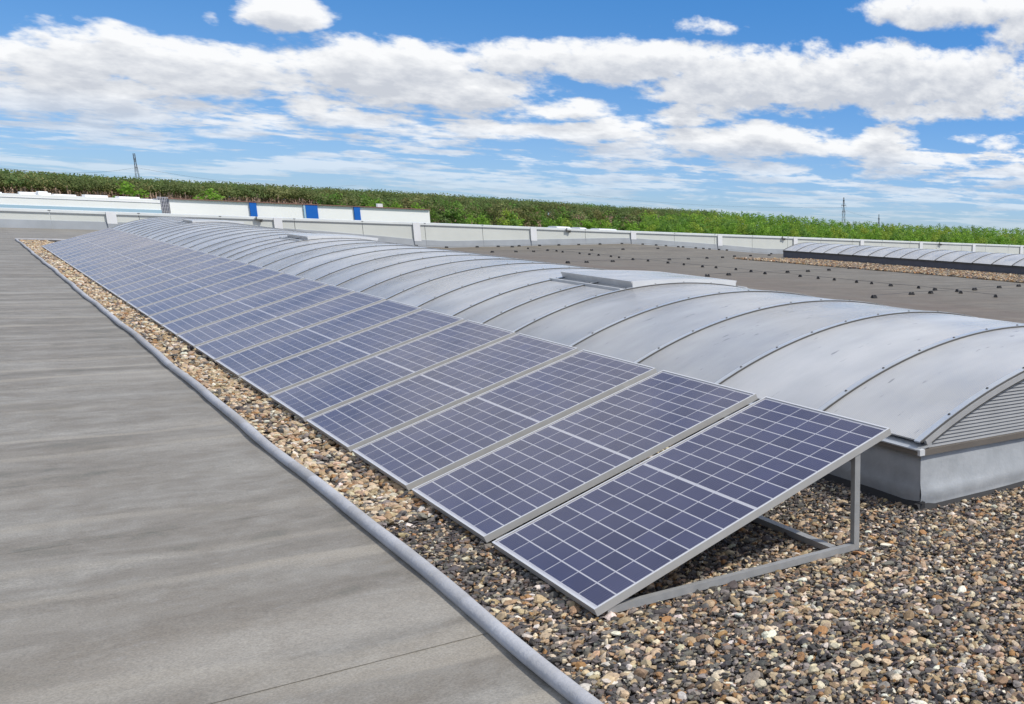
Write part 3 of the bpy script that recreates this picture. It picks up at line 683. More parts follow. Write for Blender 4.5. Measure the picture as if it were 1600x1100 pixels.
# front gable: sill, curved trim and a wall of fluted strips
gb = VZE-.002
MB().box(VX0-.02, VX1+.02, VY0-.036, VY0+.04, gb-.032, gb+.004).build('gable_sill', 'sill_brown', sk)
MB().box(VX0-.052, VX0-.012, VY0-.048, VY0-.026, VZE-.028, VZE+.008).build('corner_clip', 'lid_white', sk)
smooth_strip('gable_trim', (VX0+.01, VX1-.01, VY0-.030, VY0-.002, n, -.034, .0015, VXM, VZR, VR), 'aluminium', sk)
smooth_strip('gable_seal', (VX0+.01, VX1-.01, VY0-.024, VY0-.004, n, -.046, -.0345, VXM, VZR, VR), 'gasket', sk)
ns = 23; zs = np.linspace(gb+.006, VZR-.05, ns+1)
def halfw(z):
    q = VR-.036; return math.sqrt(max(0, q*q-(z-(VZR-VR))**2))
for i in range(ns):
    z0, z1 = zs[i], zs[i+1]-.004; h0, h1 = min(halfw(z0), VXM-VX0-.03), max(halfw(z1), .02); h0 = max(h0, h1)
    h0 = min(h0, VXM-VX0-.03); h1 = min(h1, VXM-VX0-.03)
    yb, yf = VY0+.012, VY0-.006
    v = [(VXM-h0, yf-.004, z0), (VXM+h0, yf-.004, z0), (VXM+h0, yb, z0), (VXM-h0, yb, z0), (VXM-h1, yf+.004, z1), (VXM+h1, yf+.004, z1), (VXM+h1, yb, z1), (VXM-h1, yb, z1)]
    MB().quadbox(v).build('slat', 'slat_grey', sk)
bk = MB(); pts = [(VXM+t*(VX1-VXM-.03), arcpt(VXM+t*(VX1-VXM-.03))-.03) for t in np.linspace(-1, 1, 25)]
v = [(x, VY0+.014, gb) for x, z in pts]+[(x, VY0+.014, max(z, gb+.001)) for x, z in pts]
mesh('gable_back', v, [(i, i+1, 26+i, 25+i) for i in range(24)], 'slat_grey', sk)
# curb wrapped in grey membrane
def curb_wall(along, x, y0, y1, z0, z1, sgn, amp=1.0, step=.06, seed=0):
    L = y1-y0; na = int(L/step); nz = 10; v = []; f = []
    for j in range(nz+1):
        t = j/nz; z = z0+(z1-z0)*t
        for i in range(na+1):
            s = y0+L*i/na
            off = .03*(1-t)**3+.012*math.sin(math.pi*t)
            wr = (vnoise(s*1.3, t*4, seed)-.5)*.018+(vnoise(s*.9+t*1.5, t*7, seed+1)-.5)*.016*(1-t*.6)
            # long sagging fold low on the wall
            fold = .016*math.exp(-((t-.32-.08*float(vnoise(s*.7, 0, seed+2)))/.09)**2)
            edge = min(1.0, (s-y0)/.08, (y1-s)/.08); edge = max(0, edge)
            dd = (off+float(wr)*amp*math.sin(math.pi*min(1, t*1.05))+fold*amp)*(.35+.65*edge)
            v.append((x+sgn*dd, s, z) if along == 'y' else (s, x+sgn*dd, z))
    w_ = na+1
    for j in range(nz):
        for i in range(na): f.append((j*w_+i, j*w_+i+1, (j+1)*w_+i+1, (j+1)*w_+i))
    return v, f
CT = VZE-.030
v, f = curb_wall('y', VX0-.0, VY0-.012, VY0+4, -.03, CT, -1, .7, .06, 3); mesh('curb_wall', v, [tuple(reversed(q)) for q in f], 'curb_membrane', sk, True)
v, f = curb_wall('y', VX0, VY0+4, VY1, -.03, CT, -1, .5, .3, 5); mesh('curb_wall', v, [tuple(reversed(q)) for q in f], 'curb_membrane', sk, True)
v, f = curb_wall('x', VY0-.012, VX0-.012, VX1, -.03, CT, -1, 1.0, .05, 8); mesh('curb_wall', v, f, 'curb_membrane', sk, True)
MB().box(VX0+.005, VX1, VY0+.02, VY1, -.03, CT-.002).build('curb_core', 'curb_membrane', sk)
# lap patch on the front wall near the corner
# dark sealing strip at the foot
def foot(pts):
    m = MB()
    return m
ft = []
for s in np.arange(VY0-.05, VY0+6, .12): ft.append((VX0-.055-.012*float(vnoise(s*3, 1, 4)), s))
mb = MB()
for i in range(len(ft)-1):
    (xa, ya), (xb, yb) = ft[i], ft[i+1]; mb.quadbox([(xa, ya, -.03), (VX0, ya, -.03), (VX0, yb, -.03), (xb, yb, -.03), (VX0-.022, ya, .030+.012*float(vnoise(ya*2, 0, 9))), (VX0, ya, .04), (VX0, yb, .04), (VX0-.022, yb, .030+.012*float(vnoise(yb*2, 0, 9)))])
mb.build('foot_strip', 'base_black', sk)
mb = MB(); fx = np.arange(VX0-.05, VX1+.05, .12)
for i in range(len(fx)-1):
    xa, xb = fx[i], fx[i+1]; ha, hb = .012+.018*float(vnoise(xa*2, 0, 19)), .012+.018*float(vnoise(xb*2, 0, 19)); ya = yb = VY0-.07
    mb.quadbox([(xa, ya, -.03), (xb, yb, -.03), (xb, VY0, -.03), (xa, VY0, -.03), (xa, VY0-.034, ha), (xb, VY0-.034, hb), (xb, VY0, hb), (xa, VY0, ha)])
mb.build('foot_strip', 'base_black', sk)
# smoke vents: hinged curved lids over two narrow bays
for vi, (ya, yb) in enumerate(((10.32, 12.16), (25.0, 26.85), (39.75, 41.65))):
    vt = empty('roof_vent', (VXM, (ya+yb)/2, VZR)); vt.parent = sk
    vt['label'] = ['nearest raised vent lid on the arched skylight', 'middle raised vent lid on the arched skylight', 'farthest raised vent lid on the arched skylight'][vi]
    hw = .67; y0, y1 = ya-(ya+yb)/2+.03, yb-(ya+yb)/2+.02
    # base ring
    zb = arcpt(VXM-.80)-VZR
    for sx in (-1, 1):
        m = MB().box(sx*.80-.025, sx*.80+.025, y0-.02, y1+.02, zb-.02, zb+.022); m.build('base_ring', 'lid_grey', vt)
        m = MB().box(sx*.60-.012, sx*.60+.012, y0+.03, y1-.03, zb, zb+.06); m.build('hinge_rail', 'gasket', vt)
    RL = 11.0; top = .045
    v, f = arc_strip(-hw, hw, y0, y1, 18, -.012, 0, 0, top, RL); o = mesh('lid', v, [tuple(reversed(q)) for q in f], 'lid_grey', vt, False)
    o.data.materials.clear(); o.data.materials.append(MAT['polycarbonate'])
    v, f = arc_strip(-hw, hw, y0-.014, y0-.001, 18, -.075, .002, 0, top, RL); mesh('lid_end', v, [tuple(reversed(q)) for q in f], 'lid_white', vt)
    v, f = arc_strip(-hw, hw, y1+.001, y1+.014, 18, -.075, .002, 0, top, RL); mesh('lid_end', v, [tuple(reversed(q)) for q in f], 'lid_white', vt)
    zl = top-hw*hw/2/RL
    for sx in (-1, 1):
        m = MB(); xa, xb = sx*(hw+.001), sx*(hw+.016)
        m.quadbox([(min(xa, xb)+(.03 if sx < 0 else -.03), y0, zl-.075), (max(xa, xb)+(.03 if sx < 0 else -.03), y0, zl-.075), (max(xa, xb)+(.03 if sx < 0 else -.03), y1, zl-.075), (min(xa, xb)+(.03 if sx < 0 else -.03), y1, zl-.075), (min(xa, xb), y0-.014, zl), (max(xa, xb), y0-.014, zl), (max(xa, xb), y1+.014, zl), (min(xa, xb), y1+.014, zl)])
        m.build('lid_side', 'lid_grey', vt)
# second skylight far to the right
S2X, S2Z = 34.9, .096
sk2 = empty('barrel_skylight', (S2X, 30, 0)); tag(sk2, 'low arched skylight on a dark curb far across the right-hand roof', 'skylight')
def z2(yy): return S2Z-.005*(yy-30)
ribs2 = np.arange(50.0, 9.0, -1.345)
hs2 = VXM-VX0
for i in range(len(ribs2)-1):
    ya, yb = ribs2[i+1], ribs2[i]; zo = z2((ya+yb)/2)+.5516
    smooth_strip('glazing_panel', (0, 2*hs2, ya-30+.001, yb-30-.001, 24, -.012, 0, hs2, zo, VR), 'polycarbonate', sk2)
    smooth_strip('rib', (-.02, 2*hs2+.02, yb-30-.03, yb-30+.03, 24, .003, .014, hs2, zo, VR), 'gasket', sk2)
yA, yB = ribs2[-1]-30, ribs2[0]-30
def slab(x0, x1, zt0, zt1, name, m, ya=yA, yb=yB):
    za, zb = z2(ya+30), z2(yb+30)
    return MB().quadbox([(x0, ya, za+zt0), (x1, ya, za+zt0), (x1, yb, zb+zt0), (x0, yb, zb+zt0), (x0, ya, za+zt1), (x1, ya, za+zt1), (x1, yb, zb+zt1), (x0, yb, zb+zt1)]).build(name, m, sk2)
for i in range(5): slab(-.02, 2*hs2+.02, -.42, -.03, 'curb_wall', 'curb_dark', yA+(yB-yA)*i/5+.004, yA+(yB-yA)*(i+1)/5-.004)
slab(-.05, .02, -.03, .012, 'eave_rail', 'gasket'); slab(2*hs2-.02, 2*hs2+.05, -.03, .012, 'eave_rail', 'gasket')
for (yy, dy) in ((yB, .006), (yA, -.012)):
    pts = [(t, arcpt(VX0+t)-VZE+z2(yy+30)-.01) for t in np.linspace(0, 2*hs2, 21)]
    v = [(x, yy+dy, z2(yy+30)-.03) for x, z in pts]+[(x, yy+dy, z) for x, z in pts]
    mesh('gable_end', v, [(i, i+1, 22+i, 21+i) for i in range(20)], 'polycarbonate', sk2)

# ================================================================== PARAPET
pw = empty('parapet_wall', (0, WALL_Y, 0)); tag(pw, 'long pale parapet wall with white coping running across the far roof edge', 'wall')
def ztop(X): return float(np.interp(X, [-60, 1, 20, 30, 70, 140], [.88, .86, .82, .74, .57, .40]))
PX_A, PX_B = -40.0, 120.0
jx = np.arange(2.9-3.1*13, PX_B, 3.1)
for i in range(len(jx)-1):
    a, b = jx[i]+.012, jx[i+1]-.012; za, zb = ztop(a), ztop(b)
    MB().quadbox([(a, 0, -.7), (b, 0, -.7), (b, .25, -.7), (a, .25, -.7), (a, 0, za-.13), (b, 0, zb-.13), (b, .25, zb-.13), (a, .25, za-.13)]).build('cladding_panel', 'cladding', pw)
    a, b = jx[i]+.004, jx[i+1]-.004; za, zb = ztop(a), ztop(b)
    c = MB().quadbox([(a, -.06, za-.125), (b, -.06, zb-.125), (b, .31, zb-.125), (a, .31, za-.125), (a, -.06, za-.015), (b, -.06, zb-.015), (b, .31, zb+.005), (a, .31, za+.005)]).build('coping', 'coping', pw)
    MB().quadbox([(a, -.05, za-.155), (b, -.05, zb-.155), (b, .25, zb-.155), (a, .25, za-.155), (a, -.05, za-.126), (b, -.05, zb-.126), (b, .25, zb-.126), (a, .25, za-.126)]).build('shadow_gap_strip', 'upstand', pw)  # grey strip standing in for the shadow gap under the coping
    # membrane upstand follows the falls of the roof
    m = MB(); xs_ = np.linspace(a, b, 4)
    for j in range(3):
        xa, xb = xs_[j], xs_[j+1]; fa, fb = float(zf(xa, WALL_Y)), float(zf(xb, WALL_Y))
        m.quadbox([(xa, -.05, fa-.1), (xb, -.05, fb-.1), (xb, -.002, fb-.1), (xa, -.002, fa-.1), (xa, -.03, min(fa+.37, za-.2)), (xb, -.03, min(fb+.37, zb-.2)), (xb, -.002, min(fb+.38, zb-.19)), (xa, -.002, min(fa+.38, za-.19))])
    m.build('upstand_strip', 'upstand', pw)
    # dark nail line on the coping joint
    MB().box(jx[i]-.05, jx[i]+.05, -.068, -.061, ztop(jx[i])-.05, ztop(jx[i])-.025).build('joint_clip', 'gasket', pw)
for k in range(-6, 18):
    xc = 5.0+6.48*k; fz = float(zf(xc, WALL_Y)); zt = ztop(xc)
    MB().box(xc-.18, xc+.18, -.09, -.064, min(fz+.30, zt-.25), zt-.012).build('white_cover', 'pilaster_white', pw)
    MB().box(xc-.17, xc+.17, -.088, -.051, fz-.1, min(fz+.295, zt-.255)).build('cover_foot', 'upstand', pw)
for xb in (10.6, 26.5, 42.7, 59.0):
    zt = ztop(xb); m = MB().box(xb-.05, xb+.22, -.16, -.062, zt-.17, zt-.11); m.box(xb-.05, xb-.01, -.16, -.1, zt-.11, zt+.02); m.box(xb+.12, xb+.20, -.14, -.062, zt-.26, zt-.17); m.build('bracket', 'gasket', pw)

# ================================================================== LIGHTNING CONDUCTOR BLOCKS
rowA = [(17.6, 60.4), (19.22, 60.6), (20.91, 60.7), (22.09, 60.7), (22.63, 60.0), (23.3, 60.7), (24.52, 60.7), (25.7, 60.7), (26.95, 60.7), (28.38, 60.8), (29.85, 60.8), (31.3, 60.8), (32.2, 60.7), (32.9, 60.7), (33.2, 59.6), (34.0, 60.4), (34.5, 59.6), (34.9, 59.3), (35.3, 59.2), (36.1, 59.3), (36.9, 59.6), (41.3, 60.7), (42.4, 60.4)]
rowB = [(22.63, 57.69), (22.78, 55.35), (22.95, 54.57), (22.78, 53.38), (22.85, 51.42), (22.83, 50.2), (23.0, 49.5), (22.86, 47.82), (22.71, 46.63), (22.3, 44.36), (22.33, 42.93), (22.28, 40.97), (22.13, 39.29), (22.02, 37.53), (22.18, 36.71), (22.24, 35.26), (21.97, 33.72), (21.57, 32.14), (21.89, 30.28), (21.91, 29.19), (21.95, 28.27), (21.95, 26.99), (22.01, 26.23), (21.95, 25.14), (22.24, 24.05), (22.14, 23.14), (22.46, 22.43), (22.01, 21.81), (21.97, 20.25)]
rowC = [(19.1, 53.35), (20.57, 54.07), (21.52, 54.13), (25.15, 54.99), (27.24, 55.37), (29.63, 55.65)]
rowD = [(16.94, 39.26), (18.49, 40.97), (20.14, 41.97), (24.31, 44.55), (26.06, 45.8), (27.91, 47.08), (29.41, 47.96), (31.05, 49.35), (32.84, 50.43), (35.13, 51.87), (37.9, 53.6)]
rowE = [(18.19, 30.69), (19.49, 31.39), (23.33, 33.14), (24.86, 33.83), (26.79, 34.89), (29.29, 36.57), (31.86, 38.46), (34.02, 39.58)]
rowF = [(17.49, 20.73), (19.78, 21.69), (20.85, 21.98), (23.8, 22.92), (25.82, 23.64), (27.45, 24.14)]
bm = MB()
bm.quadbox([(-.085, -.06, 0), (.085, -.06, 0), (.085, .06, 0), (-.085, .06, 0), (-.075, -.05, .05), (.075, -.05, .05), (.075, .05, .05), (-.075, .05, .05)])
for sx in (-1, 1): bm.quadbox([(sx*.045-.03, -.045, .05), (sx*.045+.03, -.045, .05), (sx*.045+.03, .045, .05), (sx*.045-.03, .045, .05), (sx*.045-.02, -.03, .095), (sx*.045+.02, -.03, .095), (sx*.045+.02, .03, .095), (sx*.045-.02, .03, .095)])
block_me = me_of(bm, 'wire_block', 'black_plastic')
DESC = {'A': ('left', 'row along the parapet wall'), 'B': ('far', 'long row running toward the camera'), 'C': ('left', 'short row just before the parapet'), 'D': ('left', 'diagonal row toward the far skylight'), 'E': ('left', 'middle cross row on the deck'), 'F': ('left', 'nearest cross row on the deck')}
for key, row in zip('ABCDEF', (rowA, rowB, rowC, rowD, rowE, rowF)):
    for i, (x, y) in enumerate(row):
        z = float(zf(x, y))+(.03 if (x > G2X0 and y < G2Y1) else .004)
        o = inst('wire_block', block_me, None, (x, y, z), (0, 0, rng.uniform(-.4, .4)+(0 if key != 'B' else .9)), (.95, .95, .9))
        end = 'left' if DESC[key][0] == 'left' else 'far end'
        tag(o, f'black wire block, {ordinal(i)} from the {end} of the {DESC[key][1]}', 'wire block', 'black conductor blocks on the right roof')
    if len(row) > 3:
        m = MB()
        for (xa, ya), (xb, yb) in zip(row[:-1], row[1:]):
            nseg = max(1, int(math.hypot(xb-xa, yb-ya)/1.0))
            for q in range(nseg):
                p0 = (xa+(xb-xa)*q/nseg, ya+(yb-ya)*q/nseg); p1 = (xa+(xb-xa)*(q+1)/nseg, ya+(yb-ya)*(q+1)/nseg)
                m.bar((p0[0], p0[1], float(zf(*p0))+.085), (p1[0], p1[1], float(zf(*p1))+.085), .005, 4)
        o = m.build('conductor_wire', 'wire'); tag(o, f'thin grey wire laid over the {DESC[key][1]} of black blocks', 'wire')

# ================================================================== BEYOND THE ROOF
BY = 120.0
# white hall with blue bays
hb = empty('white_hall', (0, BY, GROUND)); tag(hb, 'white flat-roofed hall with blue bays behind the parapet', 'building')
T = 1.53-GROUND
def hx(u): return u
X_ = [14.1, 20.25, 20.85, 24.6, 26.0, 29.25, 29.85, 36.7]
for (a, b, mname, nm, dy) in ((14.1, 20.25, 'white_cladding', 'wall', 0), (20.27, 20.83, 'blue_cladding', 'blue_bay', -.15), (20.85, 24.75, 'white_cladding', 'wall', 0), (24.95, 26.0, 'blue_cladding', 'blue_bay', -.15), (26.02, 29.25, 'white_cladding', 'wall', 0), (29.27, 29.83, 'blue_cladding', 'blue_bay', -.15), (29.85, 36.6, 'white_cladding', 'wall', 0)):
    MB().box(a, b, dy, .4, 0, T-.08).build(nm, mname, hb)
MB().box(24.77, 24.93, -.14, .4, 0, T-.08).build('pale_strip', 'pale_blue', hb)
MB().box(14.1, 36.6, .4, 40, 0, T-.25).build('hall_body', 'white_cladding', hb)
MB().box(14.05, 36.65, -.2, .45, T-.08, T).build('roof_edge', 'brown_trim', hb)
MB().box(31.6, 32.1, .2, .7, T, T+.35).build('chimney', 'pilaster_white', hb)
lt = MB()
for x in np.linspace(13.25, 14.0, 7): lt.box(x, x+.05, -.02, .1, 0, T+.05)
for z in np.linspace(T-2.5, T+.02, 9): lt.box(13.24, 14.05, .0, .08, z, z+.05)
lt.build('stair_lattice', 'grey_lattice', hb); MB().box(13.25, 14.05, .12, 3, 0, T-.1).build('stair_tower', 'grey_lattice', hb)
# long low white building on the left
lb = empty('long_shed', (0, BY-4, GROUND)); tag(lb, 'long low white building with pale blue base stripe at the far left', 'building')
za, zb = 1.12-GROUND, 1.10-GROUND
MB().box(-60, 13.0, 0, .5, za-.68, za-.09).build('wall', 'white_cladding', lb)
MB().box(-60, 13.0, -.03, .45, za-.085, za-.05).build('seam', 'grey_lattice', lb)
MB().box(-60, 13.0, .02, 14, za-.048, za+.20).build('roof_fascia', 'white_cladding', lb)
MB().box(-60, 13.0, -.05, .45, za-1.0, za-.685).build('blue_stripe', 'pale_blue', lb)
MB().box(-60, 13.0, .1, 30, 0, za-1.0).build('shed_body', 'white_cladding', lb)
ru = [(4.2, 6.3, .16), (6.5, 8.0, .09), (8.6, 10.2, .15), (11.0, 12.5, .12), (1.0, 3.0, .06), (5.4, 6.0, .28)]
for i, (a, b, h) in enumerate(ru):
    o = MB().box(a, b, 0, 3.5, 0, h+.04).box(a+.05, b-.05, -.05, .0, h-.02, h+.02).build('roof_unit', 'white_cladding', None, loc=(0, BY+6-.3*i, GROUND+za+.2))
    tag(o, f'small white roof unit, {ordinal([3, 4, 6-1, 6-1, 0, 2][i] if False else sorted(range(6), key=lambda q: ru[q][0]).index(i))} from left on the long shed', 'roof unit', 'white units on the long shed')
# small white roofs behind the parapet on the right
for i, (X, w_, zt) in enumerate(((51.2, 1.8, .13), (53.6, .9, .09), (56.8, 2.4, .03))):
    r_ = empty('small_shed', (X, 118, GROUND)); tag(r_, ['small white shed roof just above the parapet, leftmost of three', 'tiny white shed roof just above the parapet, between two others', 'low wide white shed roof just above the parapet, rightmost of three'][i], 'shed', 'white shed roofs behind the parapet')
    H = zt-GROUND; MB().box(-w_/2, w_/2, 0, 5, 0, H-.5).build('wall', 'white_cladding', r_)
    MB().quadbox([(-w_/2-.1, -.2, H-.5), (w_/2+.1, -.2, H-.5), (w_/2+.1, 5.2, H-.5), (-w_/2-.1, 5.2, H-.5), (-w_/2+.1, 1.5, H), (w_/2-.1, 1.5, H), (w_/2-.1, 3.5, H), (-w_/2+.1, 3.5, H)]).build('roof', 'pilaster_white', r_)

# ------------------------------------------------------------------ trees
def hdir(U):        # horizontal bearing of a picture column, for laying out the far forest edge
    d = (U-PPX)/FPX*RGT+FWD; v = 0.0
    lo, hi = 0.0, 1000.0
    for _ in range(40):
        m = (lo+hi)/2; q = (U-PPX)/FPX*RGT-(m-PPY)/FPX*UPV+FWD
        if q[2] > 0: lo = m
        else: hi = m
    q = (U-PPX)/FPX*RGT-(lo-PPY)/FPX*UPV+FWD; L = math.hypot(q[0], q[1])
    return q[0]/L, q[1]/L, L    # L: horizontal length per unit depth
def ztopat(U, dist, px):        # height of a point px pixels above the horizon at that distance
    x, y, L = hdir(U); return CAM_H+px/FPX*dist/L
def leafcards(cen, size, r):
    n = len(cen); out = cen*np.array([1, 1, 0]); out /= np.linalg.norm(out, axis=1)[:, None]+1e-6
    nr = out*.8+np.array([0, 0, .55])+r.normal(0, .55, (n, 3)); nr /= np.linalg.norm(nr, axis=1)[:, None]
    a = r.normal(size=(n, 3)); a -= (a*nr).sum(1)[:, None]*nr; a /= np.linalg.norm(a, axis=1)[:, None]; b = np.cross(nr, a); b_ = None
    s = (size*r.uniform(.6, 1.3, n))[:, None]
    v = np.stack([cen-a*s-b*s*.7, cen+a*s-b*s*.8, cen+a*s*.8+b*s*.7, cen-a*s*.9+b*s*.8], 1)
    return v.reshape(-1, 3), np.arange(n*4).reshape(-1, 4)
def crown_points(kind, n, r):
    if kind == 'pine':      # flat-topped clumped crown on the upper 45 %
        k = r.integers(0, 9, n); cl = np.stack([r.normal(0, .09, 9), r.normal(0, .09, 9), r.uniform(.84, .965, 9)], 1)
        p = cl[k]+r.normal(0, 1, (n, 3))*np.array([.055, .055, .028]); return p
    nl = 12; hh = r.uniform(.22, .92, nl); wd = .20*np.sin(np.pi*np.clip((hh-.05)/1.0, 0, 1))**.7; th = r.uniform(0, 6.28, nl)
    cl = np.stack([np.cos(th)*wd*.8, np.sin(th)*wd*.8, hh], 1); cl = np.vstack([cl, [[0, 0, .95], [0, 0, .75], [0, 0, .5]]])
    k = r.integers(0, len(cl), n); d = r.normal(0, 1, (n, 3)); d /= np.linalg.norm(d, axis=1)[:, None]
    return cl[k]+d*(.085*r.random(n)**.4)[:, None]*np.array([1, 1, .85])
def trunk_mesh(h, r0, top=.7):
    m = MB().bar((0, 0, 0), (0.01*h, 0, h*.4), r0, 6, r0*.7).bar((0.01*h, 0, h*.4), (0, 0.01*h, h*top), r0*.7, 6, r0*.3)
    for i in range(4):
        a = i*1.7; z = h*(.42+.08*i); m.bar((0.01*h, 0, z), (math.cos(a)*h*.12, math.sin(a)*h*.12, z+h*.1), r0*.3, 4, r0*.1)
    return m
GREENS = {'bright': (.22, .38, .05), 'yellow': (.30, .40, .06), 'mid': (.16, .29, .055), 'pine': (.165, .225, .075), 'olive': (.215, .235, .09), 'dark': (.09, .135, .05), 'brown': (.52, .37, .275)}
def treemesh(kind, h, n, colour, seed, size):
    r = np.random.default_rng(seed); p = crown_points(kind, n, r)*h
    v, f = leafcards(p, size, r); c = np.repeat(np.array([GREENS[colour]])*r.uniform(.85, 1.15, (n, 1)), 4, 0)
    return v, f, c
# individual leafy trees in front of the pine wood (14 m tall at scale 1)
crown_me = []
for s, colr in enumerate(('bright', 'bright', 'yellow', 'mid', 'bright')):
    o = bigmesh('crown', [treemesh('leafy', 14.0, 900, colr, 40+s, .19)], 'leaf'); crown_me.append((o.data, colr)); bpy.data.objects.remove(o)
trunk_me = me_of(trunk_mesh(14.0, .22), 'trunk', 'bark')
pl = []
r = np.random.default_rng(5)
for U in (200, 330, 590, 620, 650): pl.append((U, 235+r.uniform(-6, 6), {200: 19, 330: 14, 590: 9, 620: 6, 650: 6}[U]))
for U in (735, 752, 790, 802, 812): pl.append((U, 220+r.uniform(-8, 8), {735: -6, 752: -8, 790: 3, 802: -1, 812: -9}[U]))
for U in np.arange(858, 1040, 13.5): pl.append((U+r.uniform(-4, 4), 215+r.uniform(-12, 12), r.uniform(-12, -5)))
for U in np.arange(1040, 1640, 15): pl.append((U+r.uniform(-5, 5), 225+r.uniform(-15, 15), r.uniform(-11, -3)))
pl.sort(key=lambda q: q[0])
for i, (U, dist, px) in enumerate(pl):
    x, y, L = hdir(U); zt = ztopat(U, dist, px); h = zt-GROUND
    me, colr = crown_me[i % 5 if U > 700 else 0]
    t = empty('leafy_tree', (x*dist, y*dist, GROUND), (0, 0, r.uniform(0, 6.28)))
    s = h/14.0; wsc = s*r.uniform(.95, 1.3); t.scale = (wsc, wsc, s)
    inst('crown', me, t); inst('trunk', trunk_me, t)
    word = {'bright': 'bright green', 'yellow': 'yellow-green', 'mid': 'mid green'}[colr]
    tag(t, f'{word} leafy tree beyond the parapet, {ordinal(i) if i < 59 else ordinal(len(pl)-1-i)} from the {"left" if i < 59 else "right"} of the leafy trees', 'tree', 'leafy trees at the edge of the wood')
# the wood itself
TOPS = ([-400, 0, 200, 400, 640, 800, 1000, 1150, 1250, 1300, 1400, 1500, 1600, 2100], [30, 28, 24.5, 23.5, 21.5, 18.5, 14.5, 14.5, 11.5, 8, 7, 8, 7, 6])
parts = []; trk = MB()
tv = {}
def put(kind, colr, U, dist, px, n=110, size=.5, wide=1.0):
    x, y, L = hdir(U); zt = ztopat(U, dist, px); h = zt-GROUND; key = (kind, colr, int(r.integers(0, 6)), n)
    if key not in tv: tv[key] = treemesh(kind, 15.0, n, colr, len(tv)+100, size)
    v, f, c = tv[key]; a = r.uniform(0, 6.28); s = h/15.0; w_ = s*wide*r.uniform(.9, 1.25)
    V = np.stack([(v[:, 0]*math.cos(a)-v[:, 1]*math.sin(a))*w_+x*dist, (v[:, 0]*math.sin(a)+v[:, 1]*math.cos(a))*w_+y*dist, v[:, 2]*s+GROUND], 1)
    parts.append((V, f, c*r.uniform(.85, 1.15)*np.array([r.uniform(.9, 1.12), 1, 1])))
    if kind == 'pine' and dist < 400:
      for _q in range(4):
        ox_, oy_ = r.normal(0, 1.3), r.normal(0, .8); x_o, y_o = x*dist+ox_, y*dist+oy_
        trk.bar((x_o, y_o, GROUND), (x_o+r.normal(0, .25), y_o+r.normal(0, .25), GROUND+h*r.uniform(.72, .86)), .2, 3, .13)
    if False: trk.bar((x*dist, y*dist, GROUND), (x*dist+r.normal(0, .2), y*dist+r.normal(0, .2), GROUND+h*.85), .24, 5, .12)
for U in np.arange(-260, 1120, 4.0):
    base = np.interp(U, *TOPS); d0_ = np.interp(U, [-300, 600, 1100], [255, 300, 380])
    put('pine', r.choice(['pine', 'pine', 'olive']), U+r.uniform(-3, 3), d0_+r.uniform(0, 14), base-r.uniform(-.5, 3.5), 320, .15)
    put('pine', r.choice(['pine', 'pine', 'mid']), U+r.uniform(-3, 3), d0_+18+r.uniform(0, 16), base-r.uniform(-1.0, 2.0), 320, .15)
    if U > 500: put('leafy', r.choice(['pine', 'olive', 'mid']), U+r.uniform(-4, 4), d0_-12+r.uniform(-10, 6), base-r.uniform(5, 14), 320, .24)
for U in np.arange(-260, 1120, 9): put('leafy', 'brown', U, np.interp(U, [-300, 600, 1100], [292, 335, 410]), np.interp(U, *TOPS)-r.uniform(7, 10), 260, .45, 1.5)
pw_ = bigmesh('pine_wood', parts, 'leaf'); tag(pw_, 'dark pine wood with bare brownish trunks along the left horizon', 'wood', kind='stuff')
o = trk.build('pine_trunks', 'bark', pw_)
parts = []
for row, (dist, lo, hi) in enumerate(((480, -1.0, 2.0), (400, .5, 4), (340, 2.0, 7), (290, 4, 10), (255, 8, 15))):
    for U in np.arange(1010 if row else 980, 1900, 8.0):
        base = np.interp(U, *TOPS)*(1 if U > 1060 else .75)
        put('leafy', r.choice(['bright', 'bright', 'mid', 'yellow', 'mid']), U+r.uniform(-4, 4), dist+r.uniform(-18, 18), base-r.uniform(lo-1.5, hi), 440, .2, 1.0)
lw_ = bigmesh('leafy_wood', parts, 'leaf'); tag(lw_, 'bright green leafy wood along the right horizon', 'wood', kind='stuff')

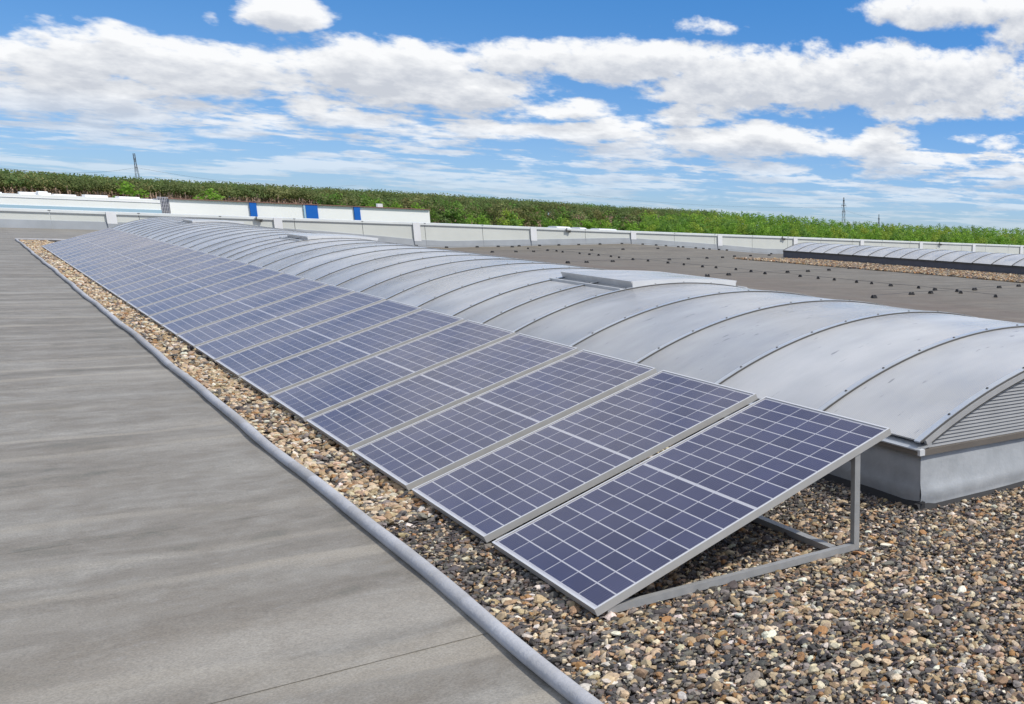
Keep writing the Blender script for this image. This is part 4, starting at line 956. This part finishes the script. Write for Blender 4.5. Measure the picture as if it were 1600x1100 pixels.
# ------------------------------------------------------------------ pylons
def pylon(U, dist, px_top, h, label, arms):
    x, y, L = hdir(U); zt = ztopat(U, dist, px_top); base = zt-h
    p = empty('lattice_pylon', (x*dist, y*dist, base), (0, 0, math.atan2(y, x)+.35)); tag(p, label, 'pylon', 'lattice pylons above the woods')
    m = MB(); w0, w1 = h*.060, h*.006; R_ = max(.05, dist*.00012)
    def cn(t): w_ = w0+(w1-w0)*min(1, t*1.12); return [Vector((sx*w_, sy*w_, t*h)) for sx, sy in ((-1, -1), (1, -1), (1, 1), (-1, 1))]
    N = 10
    for i in range(N):
        a, b = cn((i/N)**.9), cn(((i+1)/N)**.9)
        for k in range(4): m.bar(a[k], b[k], R_, 4); m.bar(a[k], b[(k+1) % 4], R_*.7, 3); m.bar(b[k], b[(k+1) % 4], R_*.6, 3)
    m.build('mast', 'tower_steel', p)
    for t, wd in arms:
        a = MB()
        for sx in (-1, 1):
            tip = Vector((sx*wd, 0, t*h)); a.bar((0, 0, t*h), tip, R_*1.8, 4); a.bar((0, 0, t*h+h*.045), tip, R_*.7, 3)
            a.bar(tip, tip-Vector((0, 0, h*.05)), R_*.8, 4)
        a.build('cross_arm', 'tower_steel', p)
    return p
pylon(219.5, 420, 63, 34, 'tall lattice pylon rising over the pine wood at left', ((.72, 2.2), (.62, 3.0)))
pylon(1318, 520, 43, 30, 'larger lattice pylon with three arms over the leafy wood at right', ((.95, 1.2), (.87, 3.4), (.76, 2.6)))
pylon(1373, 900, 20, 30, 'smaller distant lattice pylon over the leafy wood at right', ((.88, 2.0), (.72, 3.4)))
# overhead lines
def cable(name, U0, d0_, px0, U1, d1_, px1, sag, label):
    a = hdir(U0); b = hdir(U1); A = Vector((a[0]*d0_, a[1]*d0_, ztopat(U0, d0_, px0))); B = Vector((b[0]*d1_, b[1]*d1_, ztopat(U1, d1_, px1))); m = MB(); N = 16; P = []
    for i in range(N+1):
        t = i/N; q = A.lerp(B, t); q.z -= sag*4*t*(1-t); P.append(q)
    for i in range(N): m.bar(P[i], P[i+1], .035, 3)
    o = m.build(name, 'tower_steel'); tag(o, label, 'cable', 'overhead power lines')
cable('power_line', 1318, 520, 28, 880, 700, 33, 3, 'upper power line running left from the larger right pylon')
cable('power_line', 1318, 520, 25, 1373, 900, 14, 1, 'power line between the two right-hand pylons')
cable('power_line', 219.5, 420, 42, 560, 620, 30, 3, 'power line running right from the left pylon')
cable('power_line', 219.5, 420, 42, -60, 300, 40, 2, 'power line running left from the left pylon')
